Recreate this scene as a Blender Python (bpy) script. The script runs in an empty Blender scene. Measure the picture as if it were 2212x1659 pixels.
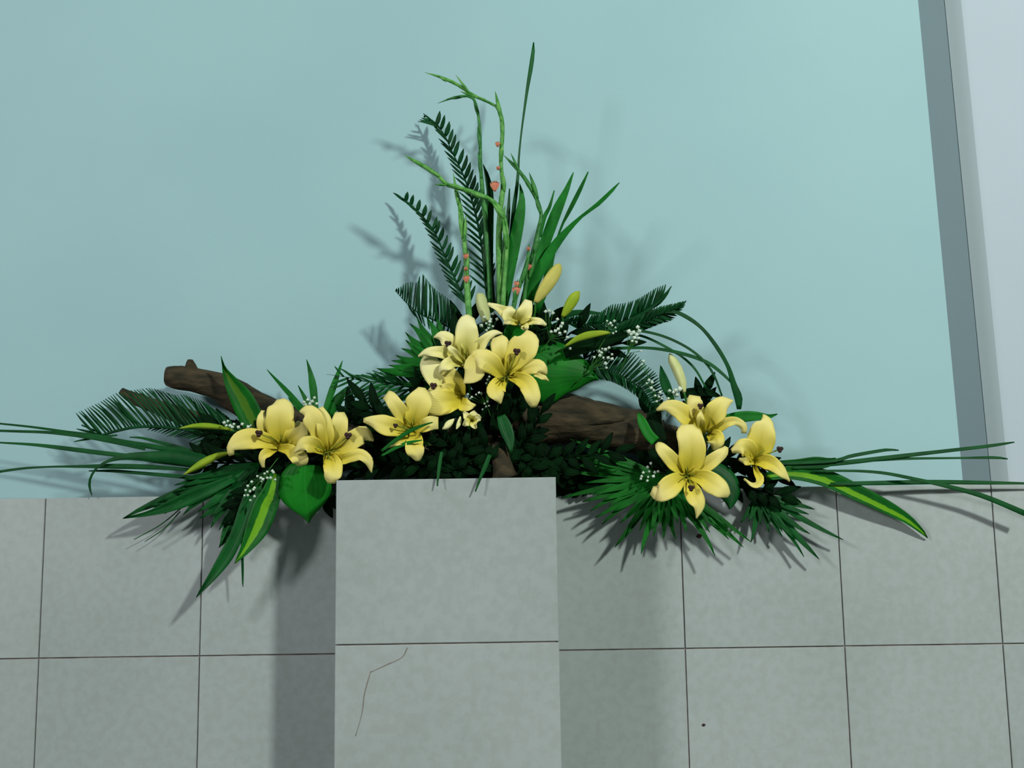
import bpy, math, random
import numpy as np
from mathutils import Vector, noise

random.seed(7)
C = bpy.context.scene.collection
SC = bpy.context.scene

# ------------------------------------------------------------------ camera
W, H, F = 2212.0, 1659.0, 2200.0
CAM = np.array([0.0, -2.2, 1.5])
TILT, ROLL = math.radians(7.5), 0.0152
_R0 = np.array([1.0, 0, 0]); _U0 = np.array([0, -math.sin(TILT), math.cos(TILT)])
FW = np.array([0, math.cos(TILT), math.sin(TILT)])
RT = _R0 * math.cos(ROLL) - _U0 * math.sin(ROLL)
UP = _U0 * math.cos(ROLL) + _R0 * math.sin(ROLL)

def PT(x, y, Y):
    """the point on the plane y = Y that lies at photograph position (x, y)"""
    d = FW + RT * ((x - W / 2) / F) + UP * ((H / 2 - y) / F)
    return CAM + d * ((Y - CAM[1]) / d[1])

def MPP(Y):
    return (Y - CAM[1]) / F

cd = bpy.data.cameras.new('camera'); cam = bpy.data.objects.new('camera', cd); C.objects.link(cam)
cd.sensor_width = 36.0; cd.lens = F / W * 36.0; cd.clip_start = 0.05
from mathutils import Matrix
cam.matrix_world = Matrix(((RT[0], UP[0], -FW[0], CAM[0]), (RT[1], UP[1], -FW[1], CAM[1]), (RT[2], UP[2], -FW[2], CAM[2]), (0, 0, 0, 1)))
SC.camera = cam

# ------------------------------------------------------------------ light
SC.view_settings.view_transform = 'Standard'; SC.view_settings.look = 'None'
SC.view_settings.gamma = 1.0; SC.view_settings.use_curve_mapping = False
SC.view_settings.exposure = -0.36
wd = bpy.data.worlds.new('room_light'); SC.world = wd; wd.use_nodes = True
wd.node_tree.nodes['Background'].inputs[0].default_value = (0.80, 0.95, 1.0, 1)
wd.node_tree.nodes['Background'].inputs[1].default_value = 0.10

def lamp(name, loc, target, size, power, col):
    l = bpy.data.lights.new(name, 'AREA'); l.shape = 'DISK'; l.size = size; l.energy = power; l.color = col
    o = bpy.data.objects.new(name, l); C.objects.link(o); o.location = loc
    o.rotation_euler = (Vector(target) - Vector(loc)).to_track_quat('-Z', 'Y').to_euler()
    return o
lamp('ceiling_lamp_left', (-4.9, -4.5, 4.0), (-0.3, 0, 1.6), 0.95, 320, (0.99, 0.96, 1.0))
lamp('ceiling_lamp_right', (2.6, -3.75, 3.95), (0.3, 0, 1.6), 0.34, 275, (0.97, 1.0, 0.96))

# ------------------------------------------------------------------ materials
def _mat(name):
    m = bpy.data.materials.new(name); m.use_nodes = True
    nt = m.node_tree; b = nt.nodes['Principled BSDF']
    return m, nt, b

def N(nt, t, **kw):
    n = nt.nodes.new(t)
    for k, v in kw.items(): setattr(n, k, v)
    return n

def ramp(nt, fac, stops):
    r = N(nt, 'ShaderNodeValToRGB'); e = r.color_ramp.elements
    while len(e) > 1: e.remove(e[-1])
    e[0].position = stops[0][0]; e[0].color = (*stops[0][1], 1)
    for p, c in stops[1:]:
        k = e.new(p); k.color = (*c, 1)
    nt.links.new(fac, r.inputs[0]); return r.outputs[0]

def mixc(nt, fac, a, b, mode='MIX'):
    n = N(nt, 'ShaderNodeMix', data_type='RGBA', blend_type=mode)
    for s, v in ((n.inputs[0], fac), (n.inputs[6], a), (n.inputs[7], b)):
        if isinstance(v, bpy.types.NodeSocket): nt.links.new(v, s)
        elif isinstance(v, (int, float)): s.default_value = v
        else: s.default_value = (*v, 1)
    return n.outputs[2]

def noise_tex(nt, scale, detail=3, coord='Object', vec_scale=None):
    tc = N(nt, 'ShaderNodeTexCoord'); n = N(nt, 'ShaderNodeTexNoise')
    n.inputs['Scale'].default_value = scale; n.inputs['Detail'].default_value = detail
    src = tc.outputs[coord]
    if vec_scale:
        mp = N(nt, 'ShaderNodeMapping'); mp.inputs['Scale'].default_value = vec_scale
        nt.links.new(src, mp.inputs[0]); src = mp.outputs[0]
    nt.links.new(src, n.inputs['Vector']); return n.outputs['Fac']

def bump(nt, b, h, dist, strength=1.0):
    n = N(nt, 'ShaderNodeBump'); n.inputs['Distance'].default_value = dist; n.inputs['Strength'].default_value = strength
    nt.links.new(h, n.inputs['Height']); nt.links.new(n.outputs[0], b.inputs['Normal'])

def mat_paint(name, col, col2):
    m, nt, b = _mat(name)
    f = noise_tex(nt, 1.6, 4); c = ramp(nt, f, [(0.35, col2), (0.65, col)])
    nt.links.new(c, b.inputs['Base Color']); b.inputs['Roughness'].default_value = 0.75
    bump(nt, b, noise_tex(nt, 60, 4), 0.0006, 0.5)
    return m

def mat_marble(name, col, col2, vein):
    m, nt, b = _mat(name)
    f = noise_tex(nt, 2.6, 6); c = ramp(nt, f, [(0.32, col2), (0.62, col)])
    g = noise_tex(nt, 55, 3); c = mixc(nt, 0.22, c, ramp(nt, g, [(0.38, vein), (0.6, col)]))
    v = noise_tex(nt, 7.0, 8, vec_scale=(1.0, 1.0, 0.55))
    vm = ramp(nt, v, [(0.485, (0, 0, 0)), (0.5, (1, 1, 1)), (0.515, (0, 0, 0))])
    k = N(nt, 'ShaderNodeMath', operation='MULTIPLY'); nt.links.new(vm, k.inputs[0]); k.inputs[1].default_value = 0.10
    c = mixc(nt, k.outputs[0], c, vein)
    oi = N(nt, 'ShaderNodeObjectInfo')
    hv = ramp(nt, oi.outputs['Random'], [(0.0, (0.94, 0.95, 0.95)), (1.0, (1.03, 1.02, 1.02))])
    c = mixc(nt, 1.0, c, hv, 'MULTIPLY')
    nt.links.new(c, b.inputs['Base Color']); b.inputs['Roughness'].default_value = 0.42
    b.inputs['Specular IOR Level'].default_value = 0.35
    return m

def uv_axes(nt):
    u = N(nt, 'ShaderNodeUVMap'); s = N(nt, 'ShaderNodeSeparateXYZ'); nt.links.new(u.outputs[0], s.inputs[0])
    return s.outputs[0], s.outputs[1]

def mat_leaf(name, dark, light, rib=None, ribw=0.03, stripe=None, rough=0.5, trans=0.0, lines=26, spec=0.13):
    if light[0] < 0.1:
        dark = (dark[0] * 0.5, dark[1] * 0.92, dark[2] * 0.42); light = (light[0] * 0.5, light[1] * 0.92, light[2] * 0.42)
        if rib: rib = (rib[0] * 0.5, rib[1], rib[2] * 0.5)
    m, nt, b = _mat(name)
    u, v = uv_axes(nt)
    base = ramp(nt, noise_tex(nt, 22, 3), [(0.3, dark), (0.72, light)])
    oi = N(nt, 'ShaderNodeObjectInfo')
    base = mixc(nt, 1.0, base, ramp(nt, oi.outputs['Random'], [(0.0, (0.72, 0.78, 0.75)), (1.0, (1.2, 1.15, 1.1))]), 'MULTIPLY')
    # distance from the midrib
    a = N(nt, 'ShaderNodeMath', operation='SUBTRACT'); nt.links.new(u, a.inputs[0]); a.inputs[1].default_value = 0.5
    ab = N(nt, 'ShaderNodeMath', operation='ABSOLUTE'); nt.links.new(a.outputs[0], ab.inputs[0])
    if stripe:
        nz = noise_tex(nt, 90, 2)
        s = N(nt, 'ShaderNodeMath', operation='MULTIPLY_ADD'); nt.links.new(nz, s.inputs[0]); s.inputs[1].default_value = 0.09; nt.links.new(ab.outputs[0], s.inputs[2])
        f = ramp(nt, s.outputs[0], [(0.0, (1, 1, 1)), (stripe[0], (1, 1, 1)), (stripe[0] + 0.035, (0, 0, 0))])
        base = mixc(nt, f, base, stripe[1])
    if rib:
        f = ramp(nt, ab.outputs[0], [(0.0, (1, 1, 1)), (ribw * 0.4, (1, 1, 1)), (ribw, (0, 0, 0))])
        base = mixc(nt, f, base, rib)
    # fine veins run lengthwise
    mu = N(nt, 'ShaderNodeMath', operation='MULTIPLY'); nt.links.new(u, mu.inputs[0]); mu.inputs[1].default_value = lines * 6.283
    sn = N(nt, 'ShaderNodeMath', operation='SINE'); nt.links.new(mu.outputs[0], sn.inputs[0])
    nt.links.new(base, b.inputs['Base Color']); b.inputs['Roughness'].default_value = rough
    b.inputs['Specular IOR Level'].default_value = spec
    bump(nt, b, sn.outputs[0], 0.0003, 0.35)
    if trans:
        t = N(nt, 'ShaderNodeBsdfTranslucent'); nt.links.new(base, t.inputs[0])
        x = N(nt, 'ShaderNodeMixShader'); x.inputs[0].default_value = trans
        out = nt.nodes['Material Output']
        nt.links.new(b.outputs[0], x.inputs[1]); nt.links.new(t.outputs[0], x.inputs[2]); nt.links.new(x.outputs[0], out.inputs[0])
    return m

def mat_petal(name, throat, mid, tip, rib, dark_mark=None):
    m, nt, b = _mat(name)
    u, v = uv_axes(nt)
    n = noise_tex(nt, 30, 3)
    s = N(nt, 'ShaderNodeMath', operation='MULTIPLY_ADD'); nt.links.new(n, s.inputs[0]); s.inputs[1].default_value = 0.25; nt.links.new(v, s.inputs[2])
    base = ramp(nt, s.outputs[0], [(0.10, throat), (0.42, mid), (0.95, tip)])
    a = N(nt, 'ShaderNodeMath', operation='SUBTRACT'); nt.links.new(u, a.inputs[0]); a.inputs[1].default_value = 0.5
    ab = N(nt, 'ShaderNodeMath', operation='ABSOLUTE'); nt.links.new(a.outputs[0], ab.inputs[0])
    f = ramp(nt, ab.outputs[0], [(0.0, (0.8, 0.8, 0.8)), (0.10, (0.25, 0.25, 0.25)), (0.3, (0, 0, 0))])
    fv = ramp(nt, v, [(0.0, (1, 1, 1)), (0.75, (0, 0, 0))])
    k = N(nt, 'ShaderNodeMath', operation='MULTIPLY'); nt.links.new(f, k.inputs[0]); nt.links.new(fv, k.inputs[1])
    base = mixc(nt, k.outputs[0], base, rib)
    if dark_mark:
        sf = ramp(nt, s.outputs[0], [(0.86, (0, 0, 0)), (1.0, (0.75, 0.75, 0.75)), (1.12, (0.1, 0.1, 0.1))])
        base = mixc(nt, sf, base, dark_mark)
    nt.links.new(base, b.inputs['Base Color']); b.inputs['Roughness'].default_value = 0.55
    b.inputs['Specular IOR Level'].default_value = 0.25
    mu = N(nt, 'ShaderNodeMath', operation='MULTIPLY'); nt.links.new(u, mu.inputs[0]); mu.inputs[1].default_value = 75
    sn = N(nt, 'ShaderNodeMath', operation='SINE'); nt.links.new(mu.outputs[0], sn.inputs[0])
    bump(nt, b, sn.outputs[0], 0.0003, 0.35)
    t = N(nt, 'ShaderNodeBsdfTranslucent'); nt.links.new(base, t.inputs[0])
    x = N(nt, 'ShaderNodeMixShader'); x.inputs[0].default_value = 0.22
    out = nt.nodes['Material Output']
    nt.links.new(b.outputs[0], x.inputs[1]); nt.links.new(t.outputs[0], x.inputs[2]); nt.links.new(x.outputs[0], out.inputs[0])
    return m

def mat_plain(name, col, col2=None, rough=0.6, scale=40, bd=0.0, vs=None):
    m, nt, b = _mat(name)
    c = ramp(nt, noise_tex(nt, scale, 4, vec_scale=vs), [(0.35, col2 or col), (0.65, col)])
    nt.links.new(c, b.inputs['Base Color']); b.inputs['Roughness'].default_value = rough
    b.inputs['Specular IOR Level'].default_value = 0.25
    if bd: bump(nt, b, noise_tex(nt, scale, 6, vec_scale=vs), bd)
    return m

M = dict(
    grey1=mat_paint('slate_painted_shade', (0.19, 0.265, 0.29), (0.18, 0.25, 0.275)),  # shade of the recessed strip put into its slate colour
    grey2=mat_paint('grey_painted_shade', (0.27, 0.335, 0.35), (0.255, 0.32, 0.335)),  # lighter shade band beside it, also mixed into the grey
    turq=mat_paint('turquoise_paint', (0.268, 0.445, 0.45), (0.25, 0.42, 0.43)),
    white=mat_paint('white_paint', (0.37, 0.45, 0.485), (0.355, 0.43, 0.465)),
    marble=mat_marble('pale_marble', (0.325, 0.375, 0.36), (0.275, 0.325, 0.305), (0.235, 0.255, 0.225)),
    grout=mat_plain('grout', (0.12, 0.095, 0.085), (0.26, 0.215, 0.195), 0.9, 25),
    crack=mat_plain('crack_line', (0.17, 0.15, 0.12), (0.26, 0.25, 0.22), 0.8),
    floor=mat_plain('floor_stone', (0.30, 0.32, 0.31), (0.24, 0.26, 0.25), 0.5, 3),
    cyc=mat_leaf('cycad_green', (0.002, 0.038, 0.020), (0.004, 0.075, 0.036), rough=0.5),
    areca=mat_leaf('palm_green', (0.004, 0.060, 0.026), (0.010, 0.115, 0.04), rough=0.5),
    blade=mat_leaf('grass_green', (0.004, 0.050, 0.024), (0.010, 0.090, 0.04), rough=0.45, lines=8),
    sword=mat_leaf('sword_leaf_green', (0.006, 0.095, 0.020), (0.015, 0.19, 0.035), rough=0.45, lines=14, trans=0.1),
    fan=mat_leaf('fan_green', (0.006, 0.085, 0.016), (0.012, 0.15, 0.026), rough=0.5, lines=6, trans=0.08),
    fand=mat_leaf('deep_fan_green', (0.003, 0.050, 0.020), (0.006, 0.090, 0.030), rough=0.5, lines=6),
    heart=mat_leaf('heart_leaf_green', (0.004, 0.105, 0.012), (0.010, 0.17, 0.018), rib=(0.015, 0.16, 0.03), ribw=0.012, rough=0.5, lines=10),
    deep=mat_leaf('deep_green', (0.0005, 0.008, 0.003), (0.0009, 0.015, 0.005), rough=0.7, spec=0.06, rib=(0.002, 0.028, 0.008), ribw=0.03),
    vari=mat_leaf('striped_leaf', (0.003, 0.055, 0.012), (0.008, 0.11, 0.018), stripe=(0.185, (0.11, 0.30, 0.008)), rough=0.45, lines=16),
    varb=mat_leaf('bronze_striped_leaf', (0.004, 0.075, 0.012), (0.008, 0.12, 0.018), stripe=(0.19, (0.045, 0.13, 0.008)), rough=0.45, lines=16),
    petal=mat_petal('lily_petal', (0.48, 0.41, 0.012), (0.74, 0.64, 0.065), (0.82, 0.745, 0.25), (0.46, 0.40, 0.015)),
    petalp=mat_petal('pale_lily_petal', (0.62, 0.57, 0.06), (0.80, 0.76, 0.20), (0.86, 0.83, 0.40), (0.55, 0.53, 0.05)),
    petals=mat_petal('bruised_lily_petal', (0.50, 0.43, 0.015), (0.76, 0.66, 0.085), (0.80, 0.72, 0.27), (0.46, 0.40, 0.015), dark_mark=(0.28, 0.22, 0.05)),
    bud=mat_leaf('bud_skin', (0.34, 0.36, 0.07), (0.54, 0.50, 0.14), rough=0.5, lines=6, trans=0.1),
    budg=mat_leaf('green_bud_skin', (0.15, 0.30, 0.015), (0.34, 0.42, 0.03), rough=0.5, lines=6, trans=0.1),
    budw=mat_leaf('pale_bud_skin', (0.50, 0.56, 0.22), (0.66, 0.68, 0.34), rough=0.5, lines=6, trans=0.1),
    stem=mat_plain('stem_green', (0.03, 0.15, 0.015), (0.01, 0.08, 0.01), 0.5, 60),
    glad=mat_plain('spike_green', (0.12, 0.34, 0.07), (0.03, 0.18, 0.02), 0.5, 70),
    gladd=mat_plain('deep_spike_green', (0.04, 0.20, 0.035), (0.01, 0.10, 0.015), 0.5, 70),
    style=mat_plain('style_green', (0.22, 0.26, 0.02), (0.12, 0.18, 0.02), 0.5),
    stigma=mat_plain('dark_stigma', (0.02, 0.008, 0.006), (0.035, 0.015, 0.01), 0.6),
    orange=mat_plain('orange_blossom', (0.52, 0.24, 0.12), (0.50, 0.15, 0.10), 0.6, 90),
    gyp=mat_plain('white_blossom', (0.62, 0.72, 0.60), (0.35, 0.48, 0.36), 0.7, 160),
    bark=mat_plain('driftwood_bark', (0.055, 0.042, 0.020), (0.013, 0.013, 0.006), 0.85, 18, 0.008, (1, 3, 3)),
    cut=mat_plain('cut_wood', (0.12, 0.09, 0.06), (0.07, 0.055, 0.04), 0.85, 50, 0.002),
    foam=mat_plain('foam_green', (0.001, 0.010, 0.004), None, 0.9),
)

# ------------------------------------------------------------------ geometry helpers
def cat(P, t):
    """Catmull-Rom through rows of P at parameter t in [0, n-1]"""
    n = len(P); i = min(int(t), n - 2); f = t - i
    p1, p2 = P[i], P[i + 1]
    p0 = P[i - 1] if i > 0 else 2 * p1 - p2
    p3 = P[i + 2] if i + 2 < n else 2 * p2 - p1
    return 0.5 * ((2 * p1) + (p2 - p0) * f + (2 * p0 - 5 * p1 + 4 * p2 - p3) * f * f + (3 * p1 - p0 - 3 * p2 + p3) * f ** 3)

def resample(P, n):
    P = np.asarray(P, float)
    return np.array([cat(P, k * (len(P) - 1) / n) for k in range(n + 1)])

def arclen(P, n):
    """dense resample, then even steps by length in the picture plane"""
    D = resample(P, n * 6); d = np.r_[0, np.cumsum(np.hypot(*np.diff(D[:, :2], axis=0).T))]
    s = np.linspace(0, d[-1], n + 1)
    return np.array([[np.interp(q, d, D[:, k]) for k in range(D.shape[1])] for q in s])

class Geo:
    def __init__(s): s.v = []; s.f = []; s.uv = []; s.mi = []
    def add(s, v, f, uv, mi=0):
        o = len(s.v); s.v += [tuple(p) for p in v]; s.f += [tuple(i + o for i in q) for q in f]; s.uv += list(uv); s.mi += [mi] * len(f)
        return s

def strip(g, pts, n=10, m=2, cup=0.0, cup2=None, fold=0.0, twist=0.0, th=0.0009, wob=0.0, mi=0, groove=0.0, ragged=0.0):
    """a leaf or petal: pts rows (px, py, half width one side, half width other side, Y); closed shell with thickness.
    cup bends the edges forward (metres), fold makes a keel, twist leans one edge forward, wob ruffles the edge."""
    P = arclen(pts, n); cup2 = cup if cup2 is None else cup2
    ph = random.uniform(0, 6); ph2 = random.uniform(0, 50)
    Fv = np.zeros((n + 1, m + 1, 3)); UVs = []
    for i in range(n + 1):
        a = P[max(i - 1, 0)]; b = P[min(i + 1, n)]
        d = b[:2] - a[:2]; L = np.hypot(*d) or 1; nx, ny = -d[1] / L, d[0] / L
        v = i / n; x, y, hl, hr, Y = P[i]; hl = max(hl, 0.25); hr = max(hr, 0.25)
        if ragged:
            hl *= 1 + ragged * 2 * noise.noise(Vector((v * 5, ph2, 0))); hr *= 1 + ragged * 2 * noise.noise(Vector((v * 5, ph2, 9)))
        cc = cup * (1 - v) + cup2 * v
        for j in range(m + 1):
            u = -1 + 2 * j / m; o = u * (hr if u > 0 else hl)
            YY = Y - cc * u * u - fold * abs(u) + twist * u + groove * math.exp(-(u / 0.22) ** 2) * (1 - v) * min(1.0, v * 4) + wob * math.sin(v * 9 + ph + (2 if u > 0 else 0)) * u * u
            Fv[i, j] = PT(x + nx * o, y + ny * o, YY); UVs.append((u * 0.5 + 0.5, v))
    gi = np.gradient(Fv, axis=0); gj = np.gradient(Fv, axis=1); nn = np.cross(gi, gj)
    nn /= (np.linalg.norm(nn, axis=2, keepdims=True) + 1e-12)
    nn[nn[:, :, 1] > 0] *= -1
    Bv = Fv - nn * th
    vs = list(Fv.reshape(-1, 3)) + list(Bv.reshape(-1, 3)); K = (n + 1) * (m + 1)
    id = lambda i, j: i * (m + 1) + j
    fs = []
    for i in range(n):
        for j in range(m):
            q = (id(i, j), id(i + 1, j), id(i + 1, j + 1), id(i, j + 1)); fs.append(q); fs.append(tuple(k + K for k in reversed(q)))
        fs.append((id(i, 0), id(i, 0) + K, id(i + 1, 0) + K, id(i + 1, 0)))
        fs.append((id(i + 1, m), id(i + 1, m) + K, id(i, m) + K, id(i, m)))
    for j in range(m):
        fs.append((id(0, j + 1), id(0, j + 1) + K, id(0, j) + K, id(0, j)))
        fs.append((id(n, j), id(n, j) + K, id(n, j + 1) + K, id(n, j + 1)))
    g.add(vs, fs, UVs + UVs, mi); return g

def tubew(g, P, R, k=8, mi=0, rough=0.0, lobes=0.0):
    """a tube through world points P with radii R"""
    P = [np.asarray(p, float) for p in P]; n = len(P)
    up = np.array([0.13, -1, 0.21]); vs = []; uv = []
    for i in range(n):
        t = P[min(i + 1, n - 1)] - P[max(i - 1, 0)]; t /= (np.linalg.norm(t) + 1e-12)
        a = np.cross(t, up); a /= (np.linalg.norm(a) + 1e-9); b = np.cross(t, a)
        for j in range(k):
            th = 2 * math.pi * j / k; r = R[i] * (1 + lobes * math.cos(3 * th))
            if rough:
                q = P[i] + (a * math.cos(th) + b * math.sin(th)) * R[i]
                r *= 1 + rough * noise.noise(Vector(q * 14)) + rough * 0.5 * noise.noise(Vector(q * 45))
            vs.append(P[i] + (a * math.cos(th) + b * math.sin(th)) * r); uv.append((j / k, i / (n - 1)))
    fs = [(i * k + j, i * k + (j + 1) % k, (i + 1) * k + (j + 1) % k, (i + 1) * k + j) for i in range(n - 1) for j in range(k)]
    fs += [tuple(range(k - 1, -1, -1)), tuple((n - 1) * k + j for j in range(k))]
    g.add(vs, fs, uv, mi); return g

def tube(g, pts, n=12, k=8, mi=0, rough=0.0, lobes=0.0):
    """pts rows (px, py, radius px, Y)"""
    P = arclen(pts, n)
    return tubew(g, [PT(p[0], p[1], p[3]) for p in P], [max(p[2], 0.15) * MPP(p[3]) for p in P], k, mi, rough, lobes)

def box(g, a, b, bev=0.0, mi=0):
    x0, y0, z0 = a; x1, y1, z1 = b; e = bev
    # bevelled front (-y) face, plain back
    v = [(x0, y0 + e, z0), (x1, y0 + e, z0), (x1, y0 + e, z1), (x0, y0 + e, z1), (x0, y1, z0), (x1, y1, z0), (x1, y1, z1), (x0, y1, z1),
         (x0 + e, y0, z0 + e), (x1 - e, y0, z0 + e), (x1 - e, y0, z1 - e), (x0 + e, y0, z1 - e)]
    f = [(8, 9, 10, 11), (0, 1, 9, 8), (1, 2, 10, 9), (2, 3, 11, 10), (3, 0, 8, 11), (5, 4, 7, 6), (4, 0, 3, 7), (1, 5, 6, 2), (3, 2, 6, 7), (4, 5, 1, 0)]
    g.add(v, f, [(0, 0)] * 12, mi); return g

def build(name, g, mats, parent=None, origin=None, smooth=True):
    me = bpy.data.meshes.new(name)
    o = bpy.data.objects.new(name, me)
    if parent is not None:
        off = np.array(parent.get('_o', (0, 0, 0)))
        o.parent = parent
    else:
        off = np.array(origin if origin is not None else (0, 0, 0)); o.location = off
    o['_o'] = [float(q) for q in off]
    me.from_pydata([tuple(np.asarray(p) - off) for p in g.v], [], g.f)
    if not isinstance(mats, (list, tuple)): mats = [mats]
    for m in mats: me.materials.append(m)
    uvl = me.uv_layers.new(name='UVMap')
    li = np.zeros(len(me.loops), dtype=np.int32); me.loops.foreach_get('vertex_index', li)
    uvl.data.foreach_set('uv', np.array(g.uv, dtype=np.float32)[li].ravel())
    me.polygons.foreach_set('material_index', np.array(g.mi, dtype=np.int32))
    if smooth: me.polygons.foreach_set('use_smooth', [True] * len(me.polygons))
    me.update(); C.objects.link(o); return o

def thing(name, label, catg, at, group=None):
    o = bpy.data.objects.new(name, None); C.objects.link(o); o.location = at; o.empty_display_size = 0.02
    o['_o'] = [float(q) for q in at]; o['label'] = label; o['category'] = catg
    if group: o['group'] = group
    return o

def tag(o, label, catg, group=None):
    o['label'] = label; o['category'] = catg
    if group: o['group'] = group
    return o

# magnified views of the photograph in which outlines were measured: origin and magnification
K = {'a': (820, 60, 2.765), 'b': (820, 560, 3.318), 'c': (0, 740, 4.148), 'd': (380, 760, 3.073), 'e': (1180, 580, 4.148),
     'f': (1160, 820, 3.687), 'g': (1600, 880, 3.614), 'h': (900, 640, 6.38), 'i': (760, 760, 5.927), 'j': (480, 840, 6.144),
     'k': (1380, 840, 5.72), 'l': (240, 960, 4.148), 'm': (700, 560, 4.88), 'n': (1150, 780, 5.53), 'o': (0, 0, 1.0)}

def X(k, x, y):
    ox, oy, s = K[k]; return ox + x / s, oy + y / s

def rows(k, pts, Y0, Y1=None, Ym=None):
    """(x, y, w[, w2]) in view k -> (px, py, hl, hr, Y), Y from Y0 at the base over Ym in the middle to Y1 at the tip"""
    s = K[k][2]; Y1 = Y0 if Y1 is None else Y1; out = []; n = len(pts) - 1
    for i, p in enumerate(pts):
        x, y = X(k, p[0], p[1]); t = i / n
        Y = Y0 + (Y1 - Y0) * t if Ym is None else (Y0 * (1 - t) * (1 - 2 * t) + 4 * Ym * t * (1 - t) + Y1 * t * (2 * t - 1))
        out.append((x, y, p[2] / s, (p[3] if len(p) > 3 else p[2]) / s, Y))
    return out

def blade(k, pts, Y0, Y1, mat, name, label, catg='leaf', group=None, fold=0.0015, n=16, m=2, th=0.0009, cup=0.0, twist=0.0, wob=0.0):
    """pts run from the root to the tip"""
    r = rows(k, pts, Y0, Y1); g = Geo(); strip(g, r, n, m, fold=fold, th=th, cup=cup, twist=twist, wob=wob)
    o = build(name, g, M[mat], origin=PT(r[0][0], r[0][1], r[0][4])); return tag(o, label, catg, group)

# ------------------------------------------------------------------ the setting
ZL = PT(1106, 1061, 0.0)[2]                      # top of the tiled wall
YW = 0.10                                         # painted wall behind the ledge
YP = -0.20                                        # pedestal front
def structure(o): o['kind'] = 'structure'; return o

fl = Geo(); box(fl, (-3.2, -6.0, -0.06), (3.2, 0.6, 0.0)); structure(build('floor', fl, M['floor'], smooth=False))

# painted wall: its right edge leans a little, as in the photograph
pt, pb = PT(1983, 0, YW), PT(2080, 1040, YW)
sl = (pb[0] - pt[0]) / (pb[2] - pt[2])
xe = lambda z, d=0.0: pb[0] + d + sl * (z - pb[2])
z0, z1 = ZL - 0.06, 3.4
def prism(g, quad):
    """quad: bottom outline [(x,y)..] evaluated at both heights through xe"""
    n = len(quad); v = [(xe(z0, d), y, z0) for d, y in quad] + [(xe(z1, d), y, z1) for d, y in quad]
    f = [(i, (i + 1) % n, n + (i + 1) % n, n + i) for i in range(n)] + [tuple(range(n - 1, -1, -1)), tuple(range(n, 2 * n))]
    g.add(v, f, [(0, 0)] * (2 * n)); return g
g = Geo(); v = [(-3.2, YW, z0), (xe(z0), YW, z0), (xe(z1), YW, z1), (-3.2, YW, z1)]
v += [(a, YW + 0.16, c) for a, b, c in v]
g.add(v, [(0, 1, 2, 3), (7, 6, 5, 4), (1, 5, 6, 2), (0, 3, 7, 4), (3, 2, 6, 7), (1, 0, 4, 5)], [(0, 0)] * 8)
structure(build('wall_back', g, M['turq'], smooth=False))
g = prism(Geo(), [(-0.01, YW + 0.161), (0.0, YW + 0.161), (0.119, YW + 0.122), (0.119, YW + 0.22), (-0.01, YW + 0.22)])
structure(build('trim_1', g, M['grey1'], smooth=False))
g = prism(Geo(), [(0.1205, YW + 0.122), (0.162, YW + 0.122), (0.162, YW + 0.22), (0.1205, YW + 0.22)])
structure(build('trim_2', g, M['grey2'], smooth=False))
g = prism(Geo(), [(0.162, YW + 0.1225), (1.6, YW + 0.1225), (1.6, YW + 0.22), (0.162, YW + 0.22)])
structure(build('wall_right', g, M['white'], smooth=False))

# tiled lower wall: core, face tiles, coping tiles
gp = 0.0012
xs = [PT(x, 1200, 0.0)[0] for x in (93, 436, 782, 1128, 1473, 1814, 2152)]
w0 = xs[1] - xs[0]
xs = [xs[0] - w0 * k for k in (4, 3, 2, 1)] + xs + [xs[-1] + w0 * k for k in (1, 2, 3, 4)]
zr = PT(1106, 1407, 0.0)[2]; hr_ = ZL - zr
zs = [ZL, zr] + [zr - hr_ * k for k in (1, 2)] + [0.012]
g = Geo(); box(g, (-3.1, 0.0032, 0.0), (3.1, YW + 0.30, ZL - 0.004))
low = structure(build('wall_front', g, M['grout'], smooth=False)); low['label'] = 'low wall faced with pale marble tiles'
for r in range(len(zs) - 1):
    for c in range(len(xs) - 1):
        g = Geo(); d = random.uniform(-0.0006, 0.0006)
        box(g, (xs[c] + gp, d, zs[r + 1] + gp * 1.2), (xs[c + 1] - gp, 0.0066, zs[r] - (gp if r else 0.0)), 0.0009)
        build('tile', g, M['marble'], low, smooth=False)
# two dark specks on the tiles
for sx, sy, r in ((1520, 1566, 3.6), (1510, 1158, 6.0)):
    g = Geo(); c = PT(sx, sy, -0.001)
    n_ = 12; v = [(c[0], -0.0022, c[2])] + [(c[0] + MPP(0) * r * math.cos(q * 6.2832 / n_) * (1 + 0.2 * math.sin(q * 2.1)), -0.0009, c[2] + MPP(0) * r * 0.8 * math.sin(q * 6.2832 / n_)) for q in range(n_)]
    g.add(v, [(0, 1 + (q + 1) % n_, 1 + q) for q in range(n_)], [(0, 0)] * (n_ + 1))
    build('dark_mark', g, M['stigma'], low)

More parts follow.
